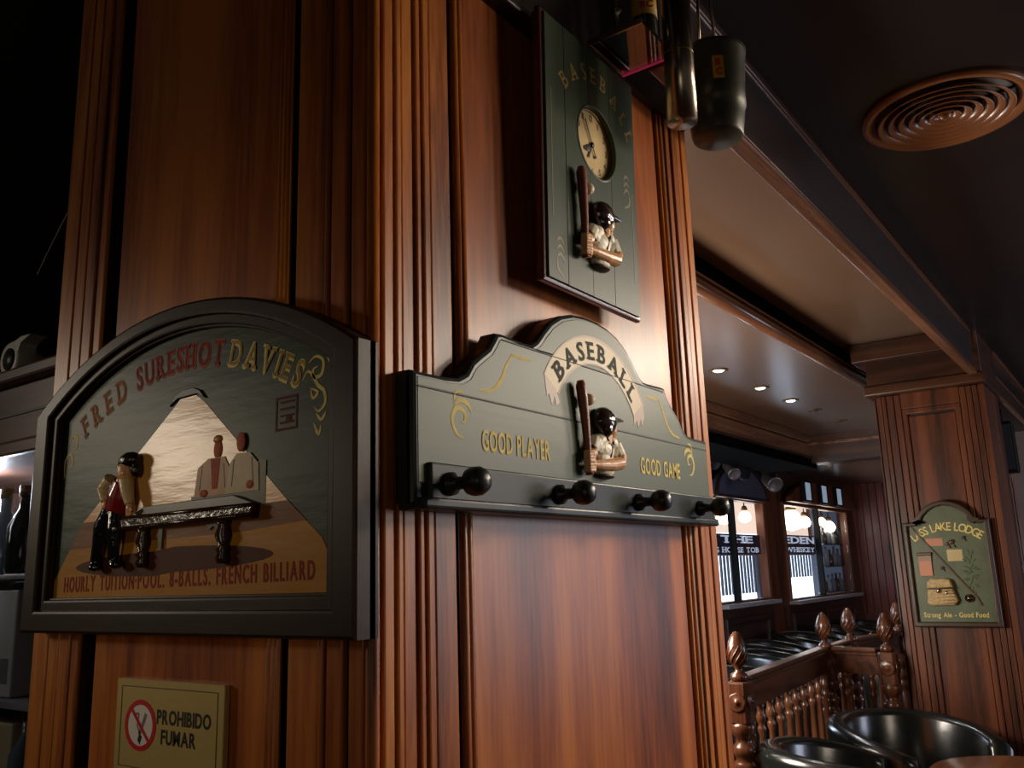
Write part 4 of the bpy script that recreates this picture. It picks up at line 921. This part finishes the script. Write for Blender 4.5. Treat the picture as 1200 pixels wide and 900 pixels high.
rail('balustrade', 'short balustrade link between corner post and the one behind', (3.985, .76), (4.44, .76), 3)

# ------------------------------------------------------------------ tub chairs
def tub(label, loc, rz, rad=.34, group=None, zt=.80):
    x, y, z = loc
    t = thing('tub_chair', label, 'chair', loc, group)
    n = 28
    def uv(a, r): return (x+r*math.cos(a), y+r*math.sin(a))
    def shell(r0, r1, z0, z1, a0, a1, mat, name, lean=0):
        g_ = G(); bm = g_.bm; rows = []
        prof = [(r0, z0), (r0+.002+lean*.3, z0+(z1-z0)*.5), (r0+lean, z1-.03), (r0+.012+lean, z1-.008), ((r0+r1)/2+lean, z1), (r1-.012+lean, z1-.008), (r1+lean, z1-.03), (r1-.005+lean*.3, z0+(z1-z0)*.5), (r1-.02, z0)]
        for i in range(n+1):
            a = a0+(a1-a0)*i/n; e = 1-.10*abs(2*i/n-1)**3
            drop = .10*(abs(2*i/n-1)**2.5)
            rows.append([bm.verts.new((*uv(a+rz, r), z+zz-(drop if zz > z0+.2 else 0))) for r, zz in prof])
        for i in range(n):
            for k in range(len(prof)-1): bm.faces.new((rows[i][k], rows[i+1][k], rows[i+1][k+1], rows[i][k+1]))
        bm.faces.new(rows[0][::-1]); bm.faces.new(rows[-1])
        bmesh.ops.recalc_face_normals(bm, faces=bm.faces)
        return g_.out(name, mat, t, smooth=True)
    zz = zt-z
    shell(rad-.085, rad, .12, zz, R(52), R(308), LEATHER, 'back_shell', .02)
    G().lathe([(0, .26), (rad-.10, .26), (rad-.08, .29), (rad-.08, .40), (rad-.11, .43), (0, .44)], (x, y, z), n=28).out('seat_cushion', LEATHER, t)
    G().lathe([(0, .10), (rad-.05, .10), (rad-.02, .13), (rad-.03, .26), (0, .26)], (x, y, z), n=28).out('base', LEATHER, t)
    for k in range(4):
        a = rz+R(45+90*k); G().lathe([(.018, 0), (.022, .10), (0, .10)], (x+(rad-.09)*math.cos(a), y+(rad-.09)*math.sin(a), z), n=8).out('foot', BLACK, t)
    return t
tub('front left black leather tub chair cut by the picture bottom', (2.80, .31, 0), R(-52), .34, None, .86)
tub('large black leather tub chair in front of the far column', (3.53, .27, 0), R(-118), .345, None, .845)
bt = [((5.55, 1.50), -60, 'rear tub chair with a flat back just over the nearest handrail'), ((4.70, 1.80), 20, 'rear tub chair half hidden behind the pillar edge'),
      ((6.35, 1.79), -70, 'rear tub chair below the left window'), ((6.15, 1.02), 10, 'rear tub chair just behind the corner newel posts'),
      ((7.20, 1.79), -80, 'rear tub chair in front of the post between the windows'), ((7.65, 1.12), 190, 'rear tub chair seen between the two middle newel posts'),
      ((8.10, 1.79), -80, 'rear tub chair below the near pane of the right window'), ((9.00, 1.79), -90, 'distant tub chair below the far pane of the right window'), ((9.3, 1.08), 170, 'farthest tub chair beside the column edge')]
for (x, y), a, l in bt: tub(l, (x, y, PF), R(a), .36, 'tub chairs in the rear seating', .93)
def table(x, y, z, h, r, label):
    t = thing('round_table', label, 'table', (x, y, z))
    G().lathe([(0, h-.03), (r-.02, h-.03), (r, h-.018), (r, h-.006), (r-.008, h), (0, h)], (x, y, z), n=40).out('tabletop', W_TBL, t)
    G().lathe([(.20, 0), (.20, .015), (.03, .04), (.03, h-.05), (.10, h-.03)], (x, y, z), n=20).out('pedestal', BLACK, t)
table(3.13, -.17, 0, .742, .32, 'round wooden table in front of the tub chairs, cut by picture bottom')
table(6.92, 1.18, PF, .735, .29, 'rear round table behind the corner newel posts')
table(8.5, 1.18, PF, .735, .28, 'rear round table nearest the red end wall')

# ------------------------------------------------------------------ stage spots above the left window
def stagelamp(x, y, z, tilt, r, label, m=BLACK):
    t = thing('stage_spotlight', label, 'spotlight', (x, y, z), 'spotlights fixed under the dark soffit')
    ax = (math.cos(tilt)*-.5, math.cos(tilt)*-.5, math.sin(tilt))
    G().lathe([(r*.5, -.10), (r, -.07), (r, .05), (r*1.1, .06), (r*1.1, .075), (r*.9, .07), (0, .05)], (x, y, z), ax, 18).out('housing', m, t)
    G().tube([(x, y, z), (x, y+.02, 2.34 if y > 1.74 else 2.22)], .008, 8).out('bracket', BLACK, t)
GREYM = flat('grey_metal', srgb(110, 100, 96), .3, metal=.6)
stagelamp(5.30, 1.80, 2.26, .3, .05, 'spotlight nearest the pillar under the soffit')
stagelamp(5.62, 1.82, 2.21, -.5, .045, 'grey spotlight second from the pillar under the soffit', GREYM)
stagelamp(5.86, 1.80, 2.24, .8, .05, 'black spotlight third from the pillar under the soffit')
stagelamp(6.42, 1.80, 2.17, -.4, .06, 'spotlight between the two windows with a grey rim', GREYM)
stagelamp(6.60, 1.86, 2.25, .4, .05, 'small black spotlight above and right of the grey one')
t = thing('light_panel', 'tilted pale blue panel hanging among the spotlights', 'panel', (6.08, 1.8, 2.15))
G((Vector((6.08, 1.8, 0)), Vector((.94, .2, .2)).normalized(), Vector((-.2, .0, 1)).normalized(), Vector((0, -1, 0)))).box(-.045+.44, .045+.44, 2.13, 2.29, 0, .02, .008).out('panel_face', BLUEPANEL, t)
G().tube([(6.08, 1.83, 2.26), (6.08, 1.86, 2.34)], .008, 6).out('bracket', BLACK, t)

# ------------------------------------------------------------------ right of the column
sp = thing('wall_speaker', 'black loudspeaker mounted high behind the right edge of the column', 'speaker', (5.05, -.05, 1.97))
G().box(5.0, 5.12, -.105, .02, 1.97, 2.26, .01).out('cabinet', BLACK, sp)
G().box(4.992, 5.0, -.095, .01, 1.985, 2.245, .002).out('grille', flat('speaker_grille', srgb(30, 30, 32), .7, bump=.6, bscale=400), sp)
G().box(5.04, 5.08, -.06, -.02, 2.26, 2.34, .004).out('bracket', BLACK, sp)
mr = thing('arched_mirror', 'tall arched mirror with dark frame at the right picture edge', 'mirror', (6.2, -.2, .8))
MF = left(6.2)
def ap(hw, zb, zs, c_, n=12): return [(c_-hw, zb)]+[(c_+hw*math.sin(R(-90+180*i/n)), zs+hw*math.cos(R(-90+180*i/n))) for i in range(n+1)]+[(c_+hw, zb)]
G(MF).ring(ap(.26, .7, 1.62, .36), ap(.22, .74, 1.62, .36), 0, .04, .008).out('mirror_frame', BLACK, mr)
G(MF).poly(ap(.225, .735, 1.62, .36), .005, .012).out('mirror_pane', flat('mirror_grey', srgb(150, 148, 160), .12, metal=.9), mr)
struct(G().box(6.24, 6.3, -3.5, .05, 0, 2.35), 'wall_right', flat('purple_grey_wall', srgb(84, 66, 62), .5), 'dim wall beyond the far column at the right picture edge', 'wall')

# ------------------------------------------------------------------ left display cabinet behind the pillar
XF = .12
cb_ = thing('display_cabinet', 'glass-fronted wooden cabinet behind the left edge of the pillar', 'cabinet', (.3, 1.2, 0))
CFm = left(XF)
G(CFm).box(-1.75, -.72, 1.775, 1.885, -.35, 0, .003).box(-1.75, -.72, 1.885, 1.912, -.35, .025, .006).box(-1.75, -.72, 1.745, 1.775, -.35, .012, .006).out('entablature', W_CAB, cb_)
G(CFm).box(-1.75, -.72, 1.825, 1.83, 0, .003).out('entablature_line', W_GROOVE, cb_)
G(CFm).box(-1.75, -.72, 0, 1.12, -.35, 0, .003).out('base_unit', W_CAB, cb_)
G(CFm).box(-1.75, -.72, 1.12, 1.745, -.35, -.33).out('back_panel', flat('cabinet_back', srgb(96, 92, 88), .5), cb_)
G(CFm).box(-.80, -.72, 1.12, 1.745, -.33, 0, .003).box(-1.75, -1.70, 1.12, 1.745, -.33, 0, .003).out('cabinet_stile', W_CAB, cb_)
G(CFm).box(-1.70, -.80, 1.12, 1.745, -.012, -.008).out('glass_door', GLASS, cb_)
G(CFm).box(-1.70, -.80, 1.292, 1.305, -.32, -.02, .001).box(-1.70, -.80, 1.52, 1.526, -.32, -.03, .001).out('shelf', SILL, cb_)
lamp('POINT', 'cabinet_lamp', (XF+.06, 1.32, 1.70), None, 8, (.86, .93, 1), .03)
tag(G(CFm).box(-1.24, -1.08, 1.306, 1.50, -.14, -.04, .004).out('white_box', CAMW), 'white box with a small dark square inside the left cabinet', 'box')
tag(G(CFm).box(-1.125, -1.095, 1.33, 1.375, -.0405, -.0395).out('box_print', flat('grey_square', srgb(120, 116, 108), .5)), 'small grey printed square on the white box in the cabinet', 'label')
tag(G(CFm).box(-1.22, -1.08, 1.125, 1.26, -.16, -.05, .004).out('cream_box', flat('cream_box', srgb(222, 196, 150), .5)), 'cream box on the cabinet floor below the shelf', 'box')
for i, (yy, zz, m_, l) in enumerate(((1.12, 1.53, BOTTLE_G, 'dark bottle on the upper cabinet shelf near the pillar'), (1.20, 1.53, BOTTLE_B, 'pale bottle on the upper cabinet shelf, further left'), (1.04, 1.12, BOTTLE_B, 'pale bottle on the cabinet floor beside the cream box'))):
    t = thing('bottle', l, 'bottle', (XF+.10, yy, zz))
    G().lathe([(.026, 0), (.030, .01), (.030, .09), (.011, .125), (.011, .155), (0, .155)], (XF+.06, yy, zz), n=14).out('bottle_body', m_, t)
    G().lathe([(.013, 0), (.013, .02), (0, .02)], (XF+.06, yy, zz+.15), n=10).out('cap', BRASS, t)
# white device on the cabinet
dv = thing('security_camera', 'white round camera on top of the left cabinet at picture edge', 'camera', (XF+.05, 1.22, 1.912))
G(CFm).lathe([(0, -.06), (.028, -.055), (.040, -.02), (.040, .0), (.034, .006), (.024, .004)], (-1.235, 1.975, -.06), (0, 0, 1), 28).out('camera_shell', CAMW, dv)
G(CFm).lathe([(.024, .003), (.024, .006), (0, .008)], (-1.235, 1.975, -.06), (0, 0, 1), 24).out('lens_plate', BLK, dv)
g = G(CFm)
for i in range(12): g.ell((-1.235+.019*math.cos(R(30*i)), 1.975+.019*math.sin(R(30*i)), -.053), (.0022, .0022, .0012))
g.out('led_ring', GREYP, dv)
G(CFm).poly([(-1.26, 1.912), (-1.16, 1.912), (-1.13, 1.918), (-1.16, 1.930), (-1.22, 1.940), (-1.26, 1.940)], -.10, -.02, .002).out('foot', CAMW, dv)
G(CFm).poly([(-1.235, 2.008), (-1.19, 2.018), (-1.15, 2.016), (-1.19, 2.004), (-1.20, 1.985), (-1.215, 1.99)], -.09, -.055, .002).out('bracket_arm', CAMW, dv)
tag(G(CFm).tube(spline([(-1.25, 1.98, -.15), (-1.15, 2.05, -.15), (-1.05, 2.075, -.15), (-.95, 2.055, -.15), (-.80, 1.99, -.15)], 6), .0035, 6).out('cable', WIRE), 'grey cable arching above the cabinet behind the camera', 'cable')
tag(G(CFm).tube(spline([(-1.45, 2.25, -.2), (-1.30, 2.40, -.2), (-1.15, 2.50, -.2), (-1.0, 2.58, -.2)], 6), .0025, 6).out('cable', WIRE), 'thin cable rising to the ceiling at upper left corner', 'cable')
print('objects', len(bpy.data.objects))
